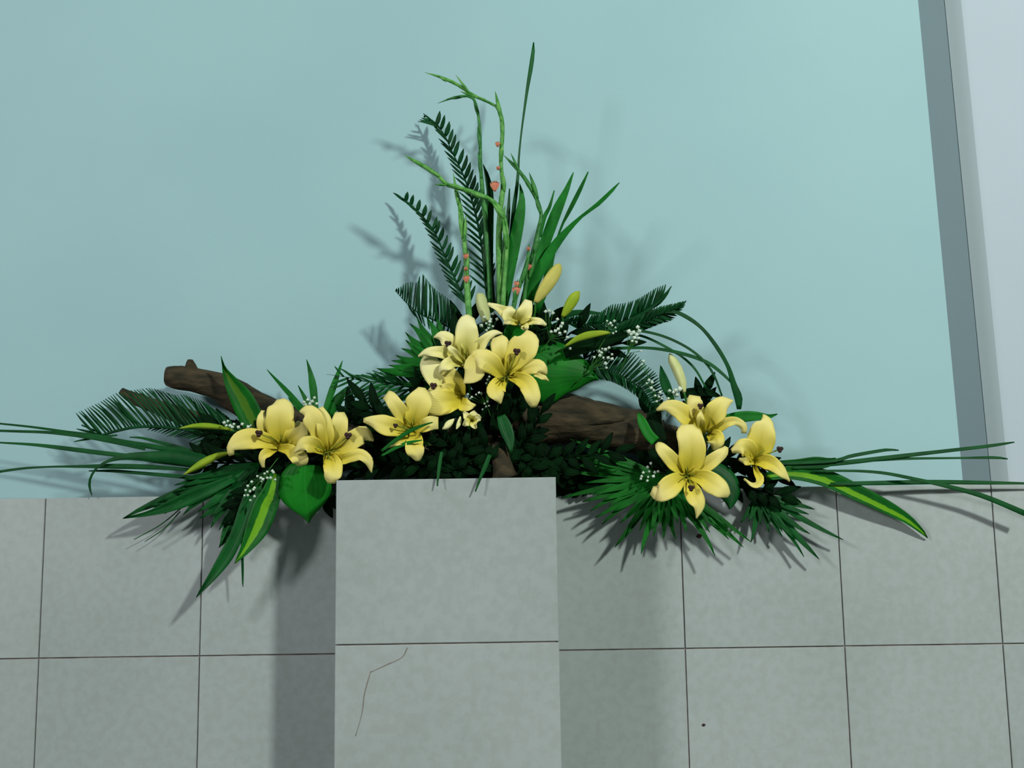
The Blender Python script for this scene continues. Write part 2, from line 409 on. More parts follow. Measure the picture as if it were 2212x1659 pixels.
# pedestal
xl, xr = PT(725, 1200, YP)[0], PT(1204, 1200, YP)[0]
zt = PT(1106, 1032, YP)[2]; zj = PT(1106, 1388, YP)[2]; hp = zt - zj
ped = thing('pedestal', 'square pedestal clad in pale marble tiles carrying the middle of the flower arrangement', 'pedestal', ((xl + xr) / 2, YP / 2, 0.0))
g = Geo(); box(g, (xl + 0.006, YP + 0.0035, 0.0), (xr - 0.006, -0.002, zt - 0.006)); build('core', g, M['grout'], ped, smooth=False)
pz = [zt, zj, zj - hp, zj - 2 * hp, 0.004]
for r in range(4):
    g = Geo(); box(g, (xl, YP, pz[r + 1] + gp), (xr, YP + 0.007, pz[r] - (gp if r else 0)), 0.0012)
    o = build('tile', g, M['marble'], ped, smooth=False)
    if r == 1:
        crk = Geo()
        strip(crk, [(880, 1399, 1.3, 1.3, YP - 0.0004), (868, 1420, 1.1, 1.1, YP - 0.0004), (835, 1436, 1.2, 1.2, YP - 0.0004), (800, 1452, 0.9, 0.9, YP - 0.0004)], 14, 1, th=0.0003)
        strip(crk, [(800, 1452, 1.2, 1.2, YP - 0.0004), (787, 1500, 1.0, 1.0, YP - 0.0004), (782, 1540, 0.8, 0.8, YP - 0.0004), (768, 1590, 0.6, 0.6, YP - 0.0004)], 14, 1, th=0.0003)
        c = build('crack', crk, M['crack'], o); c['label'] = 'thin brownish crack running down from the joint'
    for sx0, sx1 in ((xl, xl + 0.0065), (xr - 0.0065, xr)):
        g = Geo(); box(g, (sx0, YP + 0.008, pz[r + 1] + gp), (sx1, -0.002, pz[r] - (gp if r else 0)))
        build('tile', g, M['marble'], ped, smooth=False)
g = Geo(); box(g, (xl + 0.007, YP + 0.008, zt - 0.0065), (xr - 0.007, -0.002, zt - 0.0002)); build('tile', g, M['marble'], ped, smooth=False)

# ------------------------------------------------------------------ foam and driftwood
def foam(x0, x1, y0, y1, zb, h, label):
    g = Geo(); e = 0.008
    v = []
    for (a, z) in ((0, zb), (0, zb + h - e), (e, zb + h)):
        v += [(x0 + a, y0 + a, z), (x1 - a, y0 + a, z), (x1 - a, y1 - a, z), (x0 + a, y1 - a, z)]
    f = [(3, 2, 1, 0), (8, 9, 10, 11)] + [(l * 4 + i, l * 4 + (i + 1) % 4, l * 4 + 4 + (i + 1) % 4, l * 4 + 4 + i) for l in (0, 1) for i in range(4)]
    g.add(v, f, [(0, 0)] * 12)
    tag(build('floral_foam', g, M['foam'], origin=((x0 + x1) / 2, (y0 + y1) / 2, zb), smooth=False), label, 'floral foam')
foam(PT(930, 1000, -0.1)[0], PT(1130, 1000, -0.1)[0], -0.075, -0.02, zt, 0.045, 'dark wet foam block under the leaves on top of the pedestal')
foam(PT(1420, 1000, 0.04)[0], PT(1560, 1000, 0.04)[0], 0.0, 0.07, ZL, 0.07, 'dark foam block on the ledge behind the three lilies beyond the pedestal')
foam(PT(545, 1000, 0.04)[0], PT(690, 1000, 0.04)[0], 0.0, 0.07, ZL, 0.07, 'dark foam block on the ledge behind the two lilies by the thick wood stub')

dw = thing('driftwood', 'weathered brown driftwood log lying along the ledge behind the flowers', 'driftwood', PT(1000, 1020, -0.02))
g = Geo()
trunk = [(362, 812, 21, 0.02), (385, 815, 25, 0.02), (430, 823, 27, 0.02), (480, 838, 30, 0.02), (540, 876, 36, 0.02), (620, 915, 38, 0.02), (720, 945, 40, 0.01), (850, 965, 42, -0.005),
         (980, 955, 46, -0.02), (1100, 925, 52, -0.02), (1200, 905, 54, -0.01), (1290, 916, 52, 0.0), (1380, 935, 46, 0.0), (1450, 955, 36, 0.02), (1520, 975, 24, 0.03)]
tube(g, trunk, 90, 22, rough=0.16)
build('trunk', g, M['bark'], dw)
g = Geo(); tube(g, [(361, 812, 20, 0.0195), (364.5, 812, 20.5, 0.0195)], 2, 18, rough=0.1); build('cut_end', g, M['cut'], dw)
g = Geo(); tube(g, [(418, 815, 18, 0.018), (413, 798, 14, 0.016), (411, 785, 10, 0.015), (411, 777, 6, 0.015)], 8, 14, rough=0.25); build('knot', g, M['bark'], dw)
g = Geo(); tube(g, [(262, 845, 9, 0.045), (285, 858, 13, 0.045), (330, 876, 16, 0.045), (400, 900, 20, 0.04), (480, 925, 22, 0.03), (580, 940, 22, 0.02)], 34, 16, rough=0.22); build('branch', g, M['bark'], dw)
g = Geo(); tube(g, [(1060, 950, 30, -0.05), (1078, 982, 20, -0.11), (1086, 1008, 22, -0.13), (1091, 1031, 30, -0.13)], 14, 16, rough=0.2); build('branch', g, M['bark'], dw)
g = Geo(); tube(g, [(1380, 900, 18, -0.01), (1330, 905, 10, -0.045), (1260, 915, 5, -0.055), (1230, 918, 1, -0.05)], 16, 10, rough=0.3); build('ridge', g, M['bark'], dw)

# ------------------------------------------------------------------ palm fronds
def frond(k, name, label, rach, sides, mat, Y0, Y1, catg='frond', rmat=None, n=26):
    """rach rows (x, y, r) root to tip; sides: (t0, t1, tips polyline, count, half width, lift)"""
    s = K[k][2]; R = [(*X(k, p[0], p[1]), p[2] / s, Y0 + (Y1 - Y0) * i / (len(rach) - 1)) for i, p in enumerate(rach)]
    D = arclen(R, 60); root = thing(name, label, catg, PT(D[0][0], D[0][1], D[0][3]))
    g = Geo(); tube(g, R, n, 6); build('rachis', g, M[rmat or mat], root)
    for (t0, t1, tips, cnt, hw, lift, *pw) in sides:
        pw = pw[0] if pw else 1.0
        T = None if tips[0] == 'off' else arclen([X(k, *p) for p in tips], 60)
        for q in range(cnt):
            f = (q + random.uniform(-0.18, 0.18)) / (cnt - 1); f = min(max(f, 0), 1)
            b = cat(D, (t0 + (t1 - t0) * f ** pw) * 60 * 0.9999)
            e = (b[0] + (tips[1] * (1 - f) + tips[3] * f) / s, b[1] + (tips[2] * (1 - f) + tips[4] * f) / s) if tips[0] == 'off' else cat(T, f * 60 * 0.9999)
            dx, dy = e[0] - b[0], e[1] - b[1]; L = math.hypot(dx, dy); nx, ny = -dy / L, dx / L
            bow = random.uniform(-0.02, 0.05) * L; h = hw / s * random.uniform(0.85, 1.15); jy = random.uniform(-0.008, 0.008)
            P = [(b[0], b[1], h * 0.5, h * 0.5, b[3] - 0.001), (b[0] + dx * 0.3 + nx * bow, b[1] + dy * 0.3 + ny * bow, h, h, b[3] + lift * 0.4 + jy * 0.3),
                 (b[0] + dx * 0.7 + nx * bow, b[1] + dy * 0.7 + ny * bow, h * 0.8, h * 0.8, b[3] + lift * 0.9 + jy * 0.8), (e[0], e[1], 0.2, 0.2, b[3] + lift + jy)]
            g = Geo(); strip(g, P, 4, 2, fold=0.0012, th=0.0006); build('leaflet', g, M[mat], root)
    return root

frond('a', 'palm_frond', 'tall feathery palm frond leaning over highest beside the gladiolus spikes',
      [(645, 1640, 8), (630, 1500, 8), (612, 1320, 7), (582, 1150, 7), (545, 1010, 6), (500, 880, 5), (435, 745, 4), (375, 620, 3), (300, 555, 2), (262, 528, 1)],
      [(0.06, 0.93, ('off', -100, -85, -70, -66), 25, 7, 0.006),
       (0.06, 0.93, ('off', 55, -125, 22, -85), 24, 13, -0.008),
       (0.91, 0.99, [(228, 558), (265, 525)], 4, 6, 0.0)], 'cyc', -0.05, 0.08)
frond('a', 'palm_frond', 'shorter feathery palm frond leaning out below the tallest one',
      [(545, 1690, 8), (505, 1620, 7), (450, 1500, 7), (395, 1375, 6), (335, 1235, 5), (265, 1135, 4), (190, 1062, 2.5), (105, 1010, 1)],
      [(0.05, 0.95, ('off', -95, -80, -60, -46), 20, 7, 0.006),
       (0.05, 0.93, ('off', 48, -115, 12, -60), 17, 12, -0.008)], 'cyc', -0.06, 0.07)
frond('m', 'cycad_frond', 'dark stiff cycad frond fanning up beside the small open lily and short palm frond',
      [(1560, 860, 9), (1400, 760, 9), (1200, 660, 9), (1010, 575, 8), (880, 470, 5), (748, 332, 2)],
      [(0.02, 0.62, [(1500, 640), (1430, 560), (1350, 470), (1285, 395), (1200, 340), (1130, 268), (1080, 205), (1040, 155)], 27, 11, -0.012),
       (0.63, 0.98, [(1010, 175), (985, 240), (935, 240), (890, 245), (850, 255), (818, 282), (762, 308)], 12, 9, -0.006),
       (0.1, 0.8, [(1420, 900), (1250, 800), (1080, 720), (960, 600)], 12, 8, 0.01)], 'cyc', -0.05, -0.02)
frond('c', 'cycad_frond', 'long dark cycad frond arching over the ledge under the sawn wood stub',
      [(2250, 960, 13), (2000, 860, 13), (1750, 795, 13), (1500, 760, 13), (1250, 755, 13), (1050, 790, 14), (930, 825, 12), (855, 825, 5)],
      [(0.05, 1.0, [(2045, 665), (1960, 610), (1905, 590), (1835, 535), (1750, 500), (1650, 468), (1550, 465), (1450, 435), (1345, 408), (1200, 425), (1050, 450), (975, 485), (900, 530), (825, 565), (745, 600), (680, 632)], 56, 10, -0.012, 1.3),
       (0.20, 0.62, [(1745, 960), (1715, 905), (1690, 870), (1620, 850), (1500, 840), (1470, 822), (1390, 800), (1320, 785)], 17, 6, 0.008),
       (0.955, 1.0, [(735, 740), (660, 795), (730, 735)], 4, 6, 0.0)], 'cyc', -0.005, 0.0)
frond('e', 'cycad_frond', 'dark cycad frond rising to the upper feathery tip of the arching side',
      [(-60, 560, 9), (120, 500, 9), (330, 500, 9), (560, 500, 8), (760, 450, 7), (930, 370, 5), (1010, 320, 3)],
      [(0.08, 0.98, [(60, 500), (230, 425), (370, 415), (490, 385), (580, 325), (690, 310), (800, 280), (900, 225), (980, 175), (1070, 142)], 48, 10.5, -0.012),
       (0.70, 0.99, [(980, 320), (1045, 260), (1085, 215), (1122, 158)], 15, 10, 0.0),
       (0.25, 0.9, [(330, 560), (520, 590), (740, 560), (900, 470), (1010, 370)], 28, 10, 0.012)], 'cyc', -0.07, -0.06)
frond('e', 'cycad_frond', 'narrow dark cycad frond just under the upper feathery tip, pointing outward',
      [(420, 640, 8), (620, 580, 8), (820, 510, 8), (980, 430, 7), (1120, 375, 6), (1170, 360, 4)],
      [(0.15, 0.99, [(640, 500), (820, 410), (1000, 345), (1120, 318), (1255, 288)], 28, 11, -0.01),
       (0.15, 0.99, [(640, 640), (800, 575), (900, 545), (1040, 490), (1130, 462), (1215, 375), (1245, 325)], 30, 11, 0.01)], 'cyc', -0.08, -0.075)
frond('e', 'cycad_frond', 'dark cycad frond drooping over the log toward the three outer lilies',
      [(330, 840, 9), (480, 880, 9), (640, 945, 8), (760, 1010, 7), (870, 1100, 6), (960, 1230, 4), (1010, 1290, 2)],
      [(0.05, 0.95, [(430, 700), (560, 735), (690, 745), (800, 765), (880, 850), (985, 940), (1040, 1060), (1050, 1160), (1040, 1260)], 38, 8.5, -0.01),
       (0.05, 0.97, [(470, 992), (600, 1022), (720, 1085), (830, 1165), (905, 1250), (960, 1300)], 34, 9.5, 0.008)], 'cyc', -0.05, -0.03)
frond('m', 'palm_frond', 'palm frond lying level behind the low lilies, thin leaflets crossing',
      [(1150, 1450, 9), (900, 1350, 9), (650, 1300, 8), (430, 1285, 6), (220, 1240, 4), (25, 1213, 1.5)],
      [(0.15, 0.85, [(560, 1150), (430, 1205), (280, 1215), (150, 1140), (105, 1128)], 9, 11, -0.006),
       (0.1, 0.8, [(700, 1659), (500, 1640), (215, 1580), (175, 1560), (110, 1400), (90, 1300)], 12, 11, 0.004),
       (0.0, 0.5, [(900, 1200), (760, 1190), (620, 1185), (480, 1200)], 9, 14, -0.01),
       (0.0, 0.4, [(760, 1500), (520, 1540), (350, 1480), (210, 1455)], 7, 13, -0.012)], 'areca', -0.03, -0.01)

# fan palms ---------------------------------------------------------------
def fan(name, label, hub, tips, mat, Y, stem_to, lift=0.0, fuse=0.55, extra=0.0):
    """hub and tips in photograph pixels; tips rows (x, y, half width)"""
    root = thing(name, label, 'palm leaf', PT(hub[0], hub[1], Y))
    if extra:                                             # shorter segments between the traced ones
        out = []
        for a, b in zip(tips, tips[1:]):
            out.append(a)
            da, db = math.hypot(a[0] - hub[0], a[1] - hub[1]), math.hypot(b[0] - hub[0], b[1] - hub[1])
            t_ = math.atan2(a[1] - hub[1], a[0] - hub[0]); u_ = math.atan2(b[1] - hub[1], b[0] - hub[0])
            if abs(t_ - u_) > 3: t_ += 2 * math.pi if t_ < u_ else -2 * math.pi
            if abs(t_ - u_) < 0.5: out.append((hub[0] + math.cos((t_ + u_) / 2) * (da + db) * 0.5 * extra, hub[1] + math.sin((t_ + u_) / 2) * (da + db) * 0.5 * extra, (a[2] + b[2]) / 2))
        tips = out + [tips[-1]]
    g = Geo(); tube(g, [(*stem_to, 4, Y + 0.03), (hub[0], hub[1], 4, Y + 0.002)], 4, 8); build('petiole', g, M['stem'], root)
    for i, (x, y, w) in enumerate(tips):
        dx, dy = x - hub[0], y - hub[1]; L = math.hypot(dx, dy); nx, ny = -dy / L, dx / L; bo = random.uniform(-0.03, 0.03) * L
        z = Y - 0.002 * (i % 2)
        P = [(hub[0], hub[1], 1.2, 1.2, z), (hub[0] + dx * fuse * 0.6, hub[1] + dy * fuse * 0.6, w * 0.85, w * 0.85, z + lift * 0.3),
             (hub[0] + dx * fuse + nx * bo, hub[1] + dy * fuse + ny * bo, w, w, z + lift * 0.5),
             (hub[0] + dx * 0.82 + nx * bo, hub[1] + dy * 0.82 + ny * bo, w * 0.5, w * 0.5, z + lift * 0.8), (x, y, 0.2, 0.2, z + lift)]
        g = Geo(); strip(g, P, 9, 2, fold=0.004, th=0.0007); build('segment', g, M[mat], root)
    return root

def mp(k, pts): return [(*X(k, p[0], p[1]), p[2]) for p in pts]
fan('fan_palm_leaf', 'toothed bright green fan palm leaf behind the three clustered lilies', X('m', 1330, 1180),
    mp('m', [(1180, 600, 9), (1080, 610, 9), (985, 625, 9), (900, 675, 9.5), (858, 768, 9.5), (858, 848, 9.5), (815, 938, 9.5), (755, 1010, 9.5), (712, 1068, 9.5), (680, 1115, 9.5), (555, 1150, 10), (700, 1230, 10), (820, 1330, 10), (930, 1390, 9)]), 'fan', -0.055, (985, 870), 0.01, 0.68)
fan('fan_palm_leaf', 'wide fan palm leaf hanging down the tiles under the star-shaped lily', (1436, 1030),
    [(1232, 948, 7), (1222, 977, 7), (1230, 998, 7), (1224, 1019, 6), (1213, 1076, 7), (1258, 1084, 7), (1276, 1104, 7), (1286, 1118, 7), (1300, 1134, 7), (1328, 1182, 8), (1352, 1160, 8), (1385, 1197, 8), (1412, 1160, 8), (1434, 1164, 8), (1460, 1165, 8), (1484, 1150, 8), (1512, 1140, 7), (1545, 1201, 7), (1575, 1165, 8), (1606, 1182, 9), (1622, 1170, 7)], 'fan', -0.045, (1470, 1020), -0.01, 0.55, 0.78)
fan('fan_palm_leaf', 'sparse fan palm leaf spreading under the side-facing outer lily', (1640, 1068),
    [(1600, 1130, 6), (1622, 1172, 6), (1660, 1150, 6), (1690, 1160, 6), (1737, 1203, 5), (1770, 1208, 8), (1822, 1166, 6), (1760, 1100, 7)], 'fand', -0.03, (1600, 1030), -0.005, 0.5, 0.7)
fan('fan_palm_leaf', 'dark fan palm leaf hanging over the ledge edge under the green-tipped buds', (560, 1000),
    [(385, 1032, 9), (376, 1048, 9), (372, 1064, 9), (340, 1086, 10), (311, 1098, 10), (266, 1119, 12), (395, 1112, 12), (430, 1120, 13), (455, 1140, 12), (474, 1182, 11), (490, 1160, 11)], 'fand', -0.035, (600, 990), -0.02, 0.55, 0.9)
fan('fan_palm_leaf', 'upright cluster of blunt palm leaf segments behind the pair of lilies', (690, 920),
    mp('d', [(603, 118, 5), (866, 50, 8), (810, 222, 5), (1105, 58, 7), (1150, 222, 12), (742, 300, 6), (1240, 330, 8)]), 'sword', 0.0, (660, 985), 0.0, 0.6)

# ------------------------------------------------------------------ long blades and leaves
bl = blade
# upper fan of sword leaves
bl('a', [(735, 1690, 8), (760, 1500, 10), (800, 1100, 12), (822, 930, 9), (833, 760, 4.5), (850, 600, 4), (880, 380, 8), (905, 230, 12), (918, 130, 9), (920, 86, 1)], -0.07, -0.07, 'blade', 'grass_blade', 'tallest thin grass blade pointing straight up from the middle', 'leaf', n=30)
bl('a', [(740, 1690, 20), (770, 1500, 28), (805, 1300, 34), (836, 1130, 31), (850, 1020, 17), (838, 930, 1)], -0.08, -0.08, 'sword', 'sword_leaf', 'broad upright sword leaf just beside the tallest thin blade', fold=0.004)
bl('a', [(700, 1690, 16), (735, 1400, 18), (765, 1150, 12), (776, 960, 1)], -0.06, -0.06, 'blade', 'sword_leaf', 'short narrow upright leaf behind the broad middle sword leaf', fold=0.003)
bl('a', [(670, 1690, 26), (650, 1450, 28), (650, 1200, 30), (660, 1000, 20), (645, 900, 14), (620, 815, 1)], -0.055, -0.045, 'blade', 'sword_leaf', 'dark upright sword leaf between the two straight gladiolus stalks', fold=0.004)
bl('a', [(860, 1690, 24), (930, 1450, 30), (1000, 1250, 32), (1060, 1090, 30), (1120, 960, 14), (1157, 862, 1)], -0.07, -0.08, 'sword', 'sword_leaf', 'broad sword leaf leaning outward, nearest the drooping bud spike', fold=0.004)
bl('a', [(955, 1250, 10), (985, 1130, 12), (1015, 1070, 9), (1043, 972, 1)], -0.075, -0.07, 'sword', 'sword_leaf', 'small leaf tip beside the broad outward-leaning sword leaf')
bl('a', [(930, 1700, 22), (985, 1560, 25), (1015, 1430, 20), (1045, 1320, 9), (1085, 1190, 5), (1140, 1080, 12), (1200, 960, 11), (1246, 860, 1)], -0.06, -0.06, 'sword', 'sword_leaf', 'slim sword leaf with narrow waist, second from the outermost')
bl('a', [(880, 1700, 26), (910, 1560, 30), (985, 1400, 30), (1050, 1295, 27), (1130, 1200, 16), (1220, 1115, 7), (1290, 1065, 11), (1380, 980, 9), (1432, 923, 1)], -0.09, -0.09, 'sword', 'sword_leaf', 'outermost sword leaf bending furthest sideways above the cream bud', fold=0.003)
bl('a', [(850, 1700, 26), (885, 1550, 24), (925, 1420, 18), (975, 1330, 1)], -0.05, -0.05, 'blade', 'sword_leaf', 'dark short sword leaf at the foot of the outward-leaning leaves')
# long blades off to the west side of the ledge
GB = 'long grass blades reaching off along the ledge'
bl('c', [(1900, 1040, 20), (1500, 955, 24), (1100, 890, 22), (860, 840, 20), (600, 802, 12), (300, 758, 8), (-40, 722, 5)], -0.03, -0.01, 'blade', 'grass_blade', 'uppermost long dark blade leaving the picture past the long cycad frond', 'leaf', n=24)
bl('c', [(1300, 955, 12), (1050, 895, 18), (800, 845, 20), (600, 822, 14), (400, 803, 12), (150, 795, 10), (-40, 789, 9)], -0.035, -0.015, 'blade', 'grass_blade', 'second long dark blade crossing under the long cycad frond tip', 'leaf', n=24)
bl('c', [(1750, 1100, 24), (1400, 1055, 24), (1130, 1015, 20), (900, 988, 20), (600, 950, 19), (300, 915, 12), (-40, 894, 4)], -0.03, 0.0, 'blade', 'grass_blade', 'third long dark blade running level below the cycad frond', 'leaf', n=24)
bl('c', [(1760, 990, 22), (1620, 945, 18), (1450, 900, 14), (1270, 855, 9), (1160, 848, 1)], -0.02, 0.0, 'blade', 'grass_blade', 'short dark blade with slanted tip under the arching cycad frond', 'leaf')
bl('c', [(1850, 1080, 60), (1600, 1030, 60), (1300, 1020, 42), (1100, 1025, 26), (960, 1065, 12), (870, 1120, 9), (815, 1200, 8), (800, 1280, 10), (822, 1374, 1)], -0.04, -0.01, 'blade', 'strap_leaf', 'dark strap leaf bending down in a hook to the tile top', 'leaf', n=26)
bl('c', [(1720, 1142, 14), (1500, 1125, 16), (1300, 1114, 22), (1000, 1108, 22), (700, 1110, 11), (440, 1113, 6), (200, 1128, 9), (-40, 1162, 10)], -0.03, 0.0, 'blade', 'grass_blade', 'lowest long thin blade leaving the picture just above the tile top', 'leaf', n=24)
bl('c', [(1900, 1240, 24), (1700, 1208, 20), (1500, 1190, 16), (1200, 1165, 14), (1000, 1150, 12), (795, 1150, 1)], -0.025, 0.0, 'blade', 'grass_blade', 'short dark blade ending just over the tile top beside the hooked leaf', 'leaf', n=20)
bl('c', [(1050, 830, 5), (900, 845, 9), (780, 865, 8), (660, 888, 1)], -0.02, -0.02, 'blade', 'grass_blade', 'small crossing blade tip below the long cycad frond tip', 'leaf')
# striped and other leaves of the west group
bl('d', [(560, 560, 60), (520, 480, 78), (440, 320, 76), (365, 200, 44), (320, 110, 12), (298, 28, 1)], -0.02, -0.05, 'varb', 'striped_leaf', 'upright striped leaf with bronze centre crossing the thick wood stub', fold=0.0, cup=0.006, n=18, m=6)
bl('l', [(1470, 260, 40), (1440, 420, 85), (1380, 560, 110), (1310, 740, 105), (1220, 910, 55), (1150, 1010, 22), (1105, 1066, 1)], -0.07, -0.09, 'vari', 'striped_leaf', 'dark leaf with bright yellow-green centre stripe hanging on the tiles', fold=0.0, cup=0.004, n=20, m=8)
bl('l', [(1300, 350, 60), (1220, 560, 70), (1130, 800, 60), (1030, 1000, 62), (900, 1190, 36), (760, 1370, 1)], -0.07, -0.09, 'fand', 'pointed_leaf', 'long dark pointed leaf reaching lowest down the tiles', fold=0.004, n=20, m=4)
bl('l', [(1170, 850, 8), (1175, 1000, 9), (1178, 1120, 9), (1180, 1278, 1)], -0.06, -0.05, 'blade', 'grass_blade', 'thin blade tip hanging straight down beside the yellow-striped leaf', 'leaf')
bl('l', [(1150, 600, 50), (1080, 740, 40), (1010, 860, 24), (965, 925, 1)], -0.055, -0.05, 'fand', 'pointed_leaf', 'short dark pointed leaf above the longest hanging leaf')
bl('l', [(1740, 180, 130), (1735, 280, 205, 215), (1738, 380, 238, 240), (1745, 470, 215, 225), (1755, 560, 150, 150), (1765, 640, 55, 60), (1772, 705, 2)], -0.09, -0.085, 'heart', 'heart_leaf', 'heart-shaped green leaf hanging next to the pedestal edge', fold=0.0, cup=-0.006, n=18, m=8)
bl('l', [(1100, 300, 30), (820, 430, 60), (560, 540, 52), (330, 618, 22), (105, 662, 1)], -0.05, -0.06, 'fand', 'pointed_leaf', 'dark pointed leaf reaching furthest out over the tile top', fold=0.006, n=16, m=4, wob=0.003)
for i, (a, b_) in enumerate((((640, 560), (205, 852)), ((620, 600), (298, 874)))):
    bl('l', [(a[0], a[1], 3), ((a[0] + b_[0]) / 2 + 20, (a[1] + b_[1]) / 2 + 14, 2.5), (b_[0], b_[1], 1)], -0.03, -0.03, 'blade', 'thread_leaf', ('hair-thin leaf thread over the tiles, the upper of two', 'hair-thin leaf thread over the tiles, the lower of two')[i], 'leaf', th=0.0006)
# centre leaves
bl('b', [(1040, 820, 120), (1130, 810, 215), (1240, 810, 225), (1350, 815, 185, 150), (1450, 825, 110, 105), (1520, 845, 45, 40), (1570, 862, 3)], -0.085, -0.07, 'heart', 'heart_leaf', 'large heart-shaped green leaf pointing outward beside the central lily', fold=0.0, cup=-0.012, n=18, m=10)
bl('b', [(960, 640, 50), (965, 560, 80), (965, 490, 62), (970, 450, 10)], -0.07, -0.09, 'heart', 'heart_leaf', 'small green leaf in the gap under the topmost open lily', fold=0.003, m=6)
bl('b', [(870, 1120, 30), (900, 1200, 46), (930, 1290, 36), (945, 1388, 1)], -0.13, -0.14, 'fand', 'pointed_leaf', 'narrow green leaf pointing down below the central lily cluster', fold=0.004, m=4)
bl('i', [(380, 1270, 14), (560, 1130, 22), (740, 1015, 24), (900, 945, 13), (1035, 903, 1)], -0.17, -0.185, 'sword', 'grass_blade', 'upper green blade crossing in front of the low middle lily', 'leaf')
bl('i', [(380, 1330, 10), (560, 1230, 20), (720, 1165, 20), (900, 1130, 1)], -0.165, -0.18, 'sword', 'grass_blade', 'lower green blade crossing in front of the low middle lily', 'leaf')
bl('b', [(790, 1400, 14), (755, 1490, 15), (725, 1560, 10), (710, 1600, 7), (686, 1665, 1.5)], -0.205, -0.215, 'fand', 'pointed_leaf', 'small dark leaf tip hanging over the pedestal edge toward its middle')
bl('b', [(445, 1380, 10), (430, 1470, 12), (420, 1550, 9), (416, 1590, 5), (414, 1625, 1.5)], -0.205, -0.213, 'fand', 'pointed_leaf', 'small dark leaf tip touching the pedestal top edge under the low middle lily')
# arching blades on the east side
bl('e', [(960, 400, 12), (1130, 385, 14), (1260, 435, 17), (1400, 540, 14), (1530, 705, 17), (1630, 880, 17), (1680, 1040, 27), (1722, 1160, 36), (1728, 1262, 18)], -0.08, -0.06, 'blade', 'grass_blade', 'outermost blade arching in a wide curve down to the outer lilies', 'leaf', n=30)
bl('e', [(700, 560, 9), (850, 560, 10), (1050, 607, 10), (1250, 700, 10), (1400, 815, 10), (1500, 950, 8), (1575, 1142, 5)], -0.085, -0.06, 'blade', 'grass_blade', 'arching blade whose thin end drops behind the outer lilies', 'leaf', n=26)
bl('e', [(480, 720, 8), (620, 715, 12), (880, 710, 11), (1100, 735, 13), (1300, 785, 15), (1450, 845, 14), (1560, 925, 13), (1665, 1025, 8)], -0.075, -0.065, 'blade', 'grass_blade', 'flatter blade running out to meet the wide arching blade', 'leaf', n=26)
bl('e', [(760, 590, 8), (870, 608, 9), (1000, 665, 9), (1120, 730, 10), (1230, 800, 9), (1340, 910, 8), (1432, 1072, 6)], -0.07, -0.05, 'blade', 'grass_blade', 'innermost arching blade ending above the dark leaf', 'leaf', n=26)
bl('e', [(100, 470, 20), (220, 405, 26), (350, 392, 20), (490, 402, 6)], -0.05, -0.05, 'blade', 'strap_leaf', 'dark strap leaf behind the small green bud and cycad frond')
bl('e', [(160, 760, 50), (330, 700, 62), (520, 650, 52), (700, 600, 26), (820, 540, 3)], -0.08, -0.09, 'deep', 'pointed_leaf', 'dark leaf right under the yellow-green bud', fold=0.004, m=4)
bl('e', [(1130, 1190, 20), (1085, 1080, 42), (1050, 980, 36), (1025, 868, 1)], -0.06, -0.07, 'blade', 'pointed_leaf', 'small pointed leaf standing beside the pale upright bud', fold=0.003, m=4)
bl('e', [(1200, 1130, 40), (1300, 1110, 40), (1420, 1105, 36), (1500, 1125, 24), (1580, 1160, 2)], -0.03, -0.03, 'deep', 'pointed_leaf', 'dark leaf lying flat above the outer top lily', fold=0.004, m=4)
bl('f', [(1440, 330, 30), (1600, 300, 44), (1740, 290, 36), (1840, 295, 18), (1915, 274, 1)], -0.04, -0.04, 'sword', 'pointed_leaf', 'green pointed leaf showing between the two outermost lilies', fold=0.003, m=4)
bl('n', [(1470, 960, 60), (1380, 860, 60), (1310, 720, 52), (1265, 620, 10)], -0.085, -0.075, 'heart', 'strap_leaf', 'green strap leaf lying across the log end', fold=0.003, m=4)
bl('n', [(1560, 1010, 60), (1500, 880, 90), (1440, 700, 85), (1400, 590, 20)], -0.075, -0.06, 'deep', 'strap_leaf', 'dark strap leaf beside the green one across the log end', fold=0.003, m=4)
bl('k', [(760, 1000, 120), (950, 1080, 170), (1080, 1200, 165), (1130, 1350, 105), (1125, 1490, 4)], -0.06, -0.07, 'fand', 'heart_leaf', 'dark blue-green heart-shaped leaf behind the star-shaped lily', fold=0.0, cup=-0.006, m=8)
bl('g', [(200, 540, 30), (400, 525, 72, 36), (650, 575, 92, 40), (900, 690, 90, 36), (1120, 795, 78, 30), (1290, 880, 50, 22), (1400, 960, 24, 14), (1462, 1020, 1)], -0.055, -0.006, 'vari', 'striped_leaf', 'large green leaf with yellow lower stripe reaching over the tiles past the side-facing lily', fold=0.0, cup=0.003, n=24, m=8, twist=0.0)
bl('g', [(120, 440, 20), (300, 440, 24), (450, 440, 36), (580, 432, 46), (680, 430, 36), (745, 398, 3)], -0.05, -0.045, 'vari', 'striped_leaf', 'small striped leaf directly above the large striped one', fold=0.0, cup=0.003, n=18, m=8)
bl('g', [(250, 440, 12), (700, 420, 12), (860, 380, 13), (1050, 345, 12), (1150, 331, 10), (1235, 335, 1)], -0.055, -0.04, 'blade', 'grass_blade', 'shortest of the blades pointing up toward the wall corner', 'leaf', n=20)
bl('g', [(400, 470, 14), (650, 448, 16), (900, 422, 18), (1200, 386, 16), (1600, 340, 13), (1900, 306, 12), (2050, 285, 9), (2138, 271, 1)], -0.05, -0.03, 'blade', 'grass_blade', 'long blade with tip crossing the wall corner highest', 'leaf', n=24)
bl('g', [(780, 425, 8), (1050, 410, 12), (1300, 400, 9), (1700, 395, 6), (1980, 392, 10), (2086, 403, 1)], -0.045, -0.03, 'blade', 'grass_blade', 'thin level blade with slanted tip just under the highest crossing blade', 'leaf', n=24)
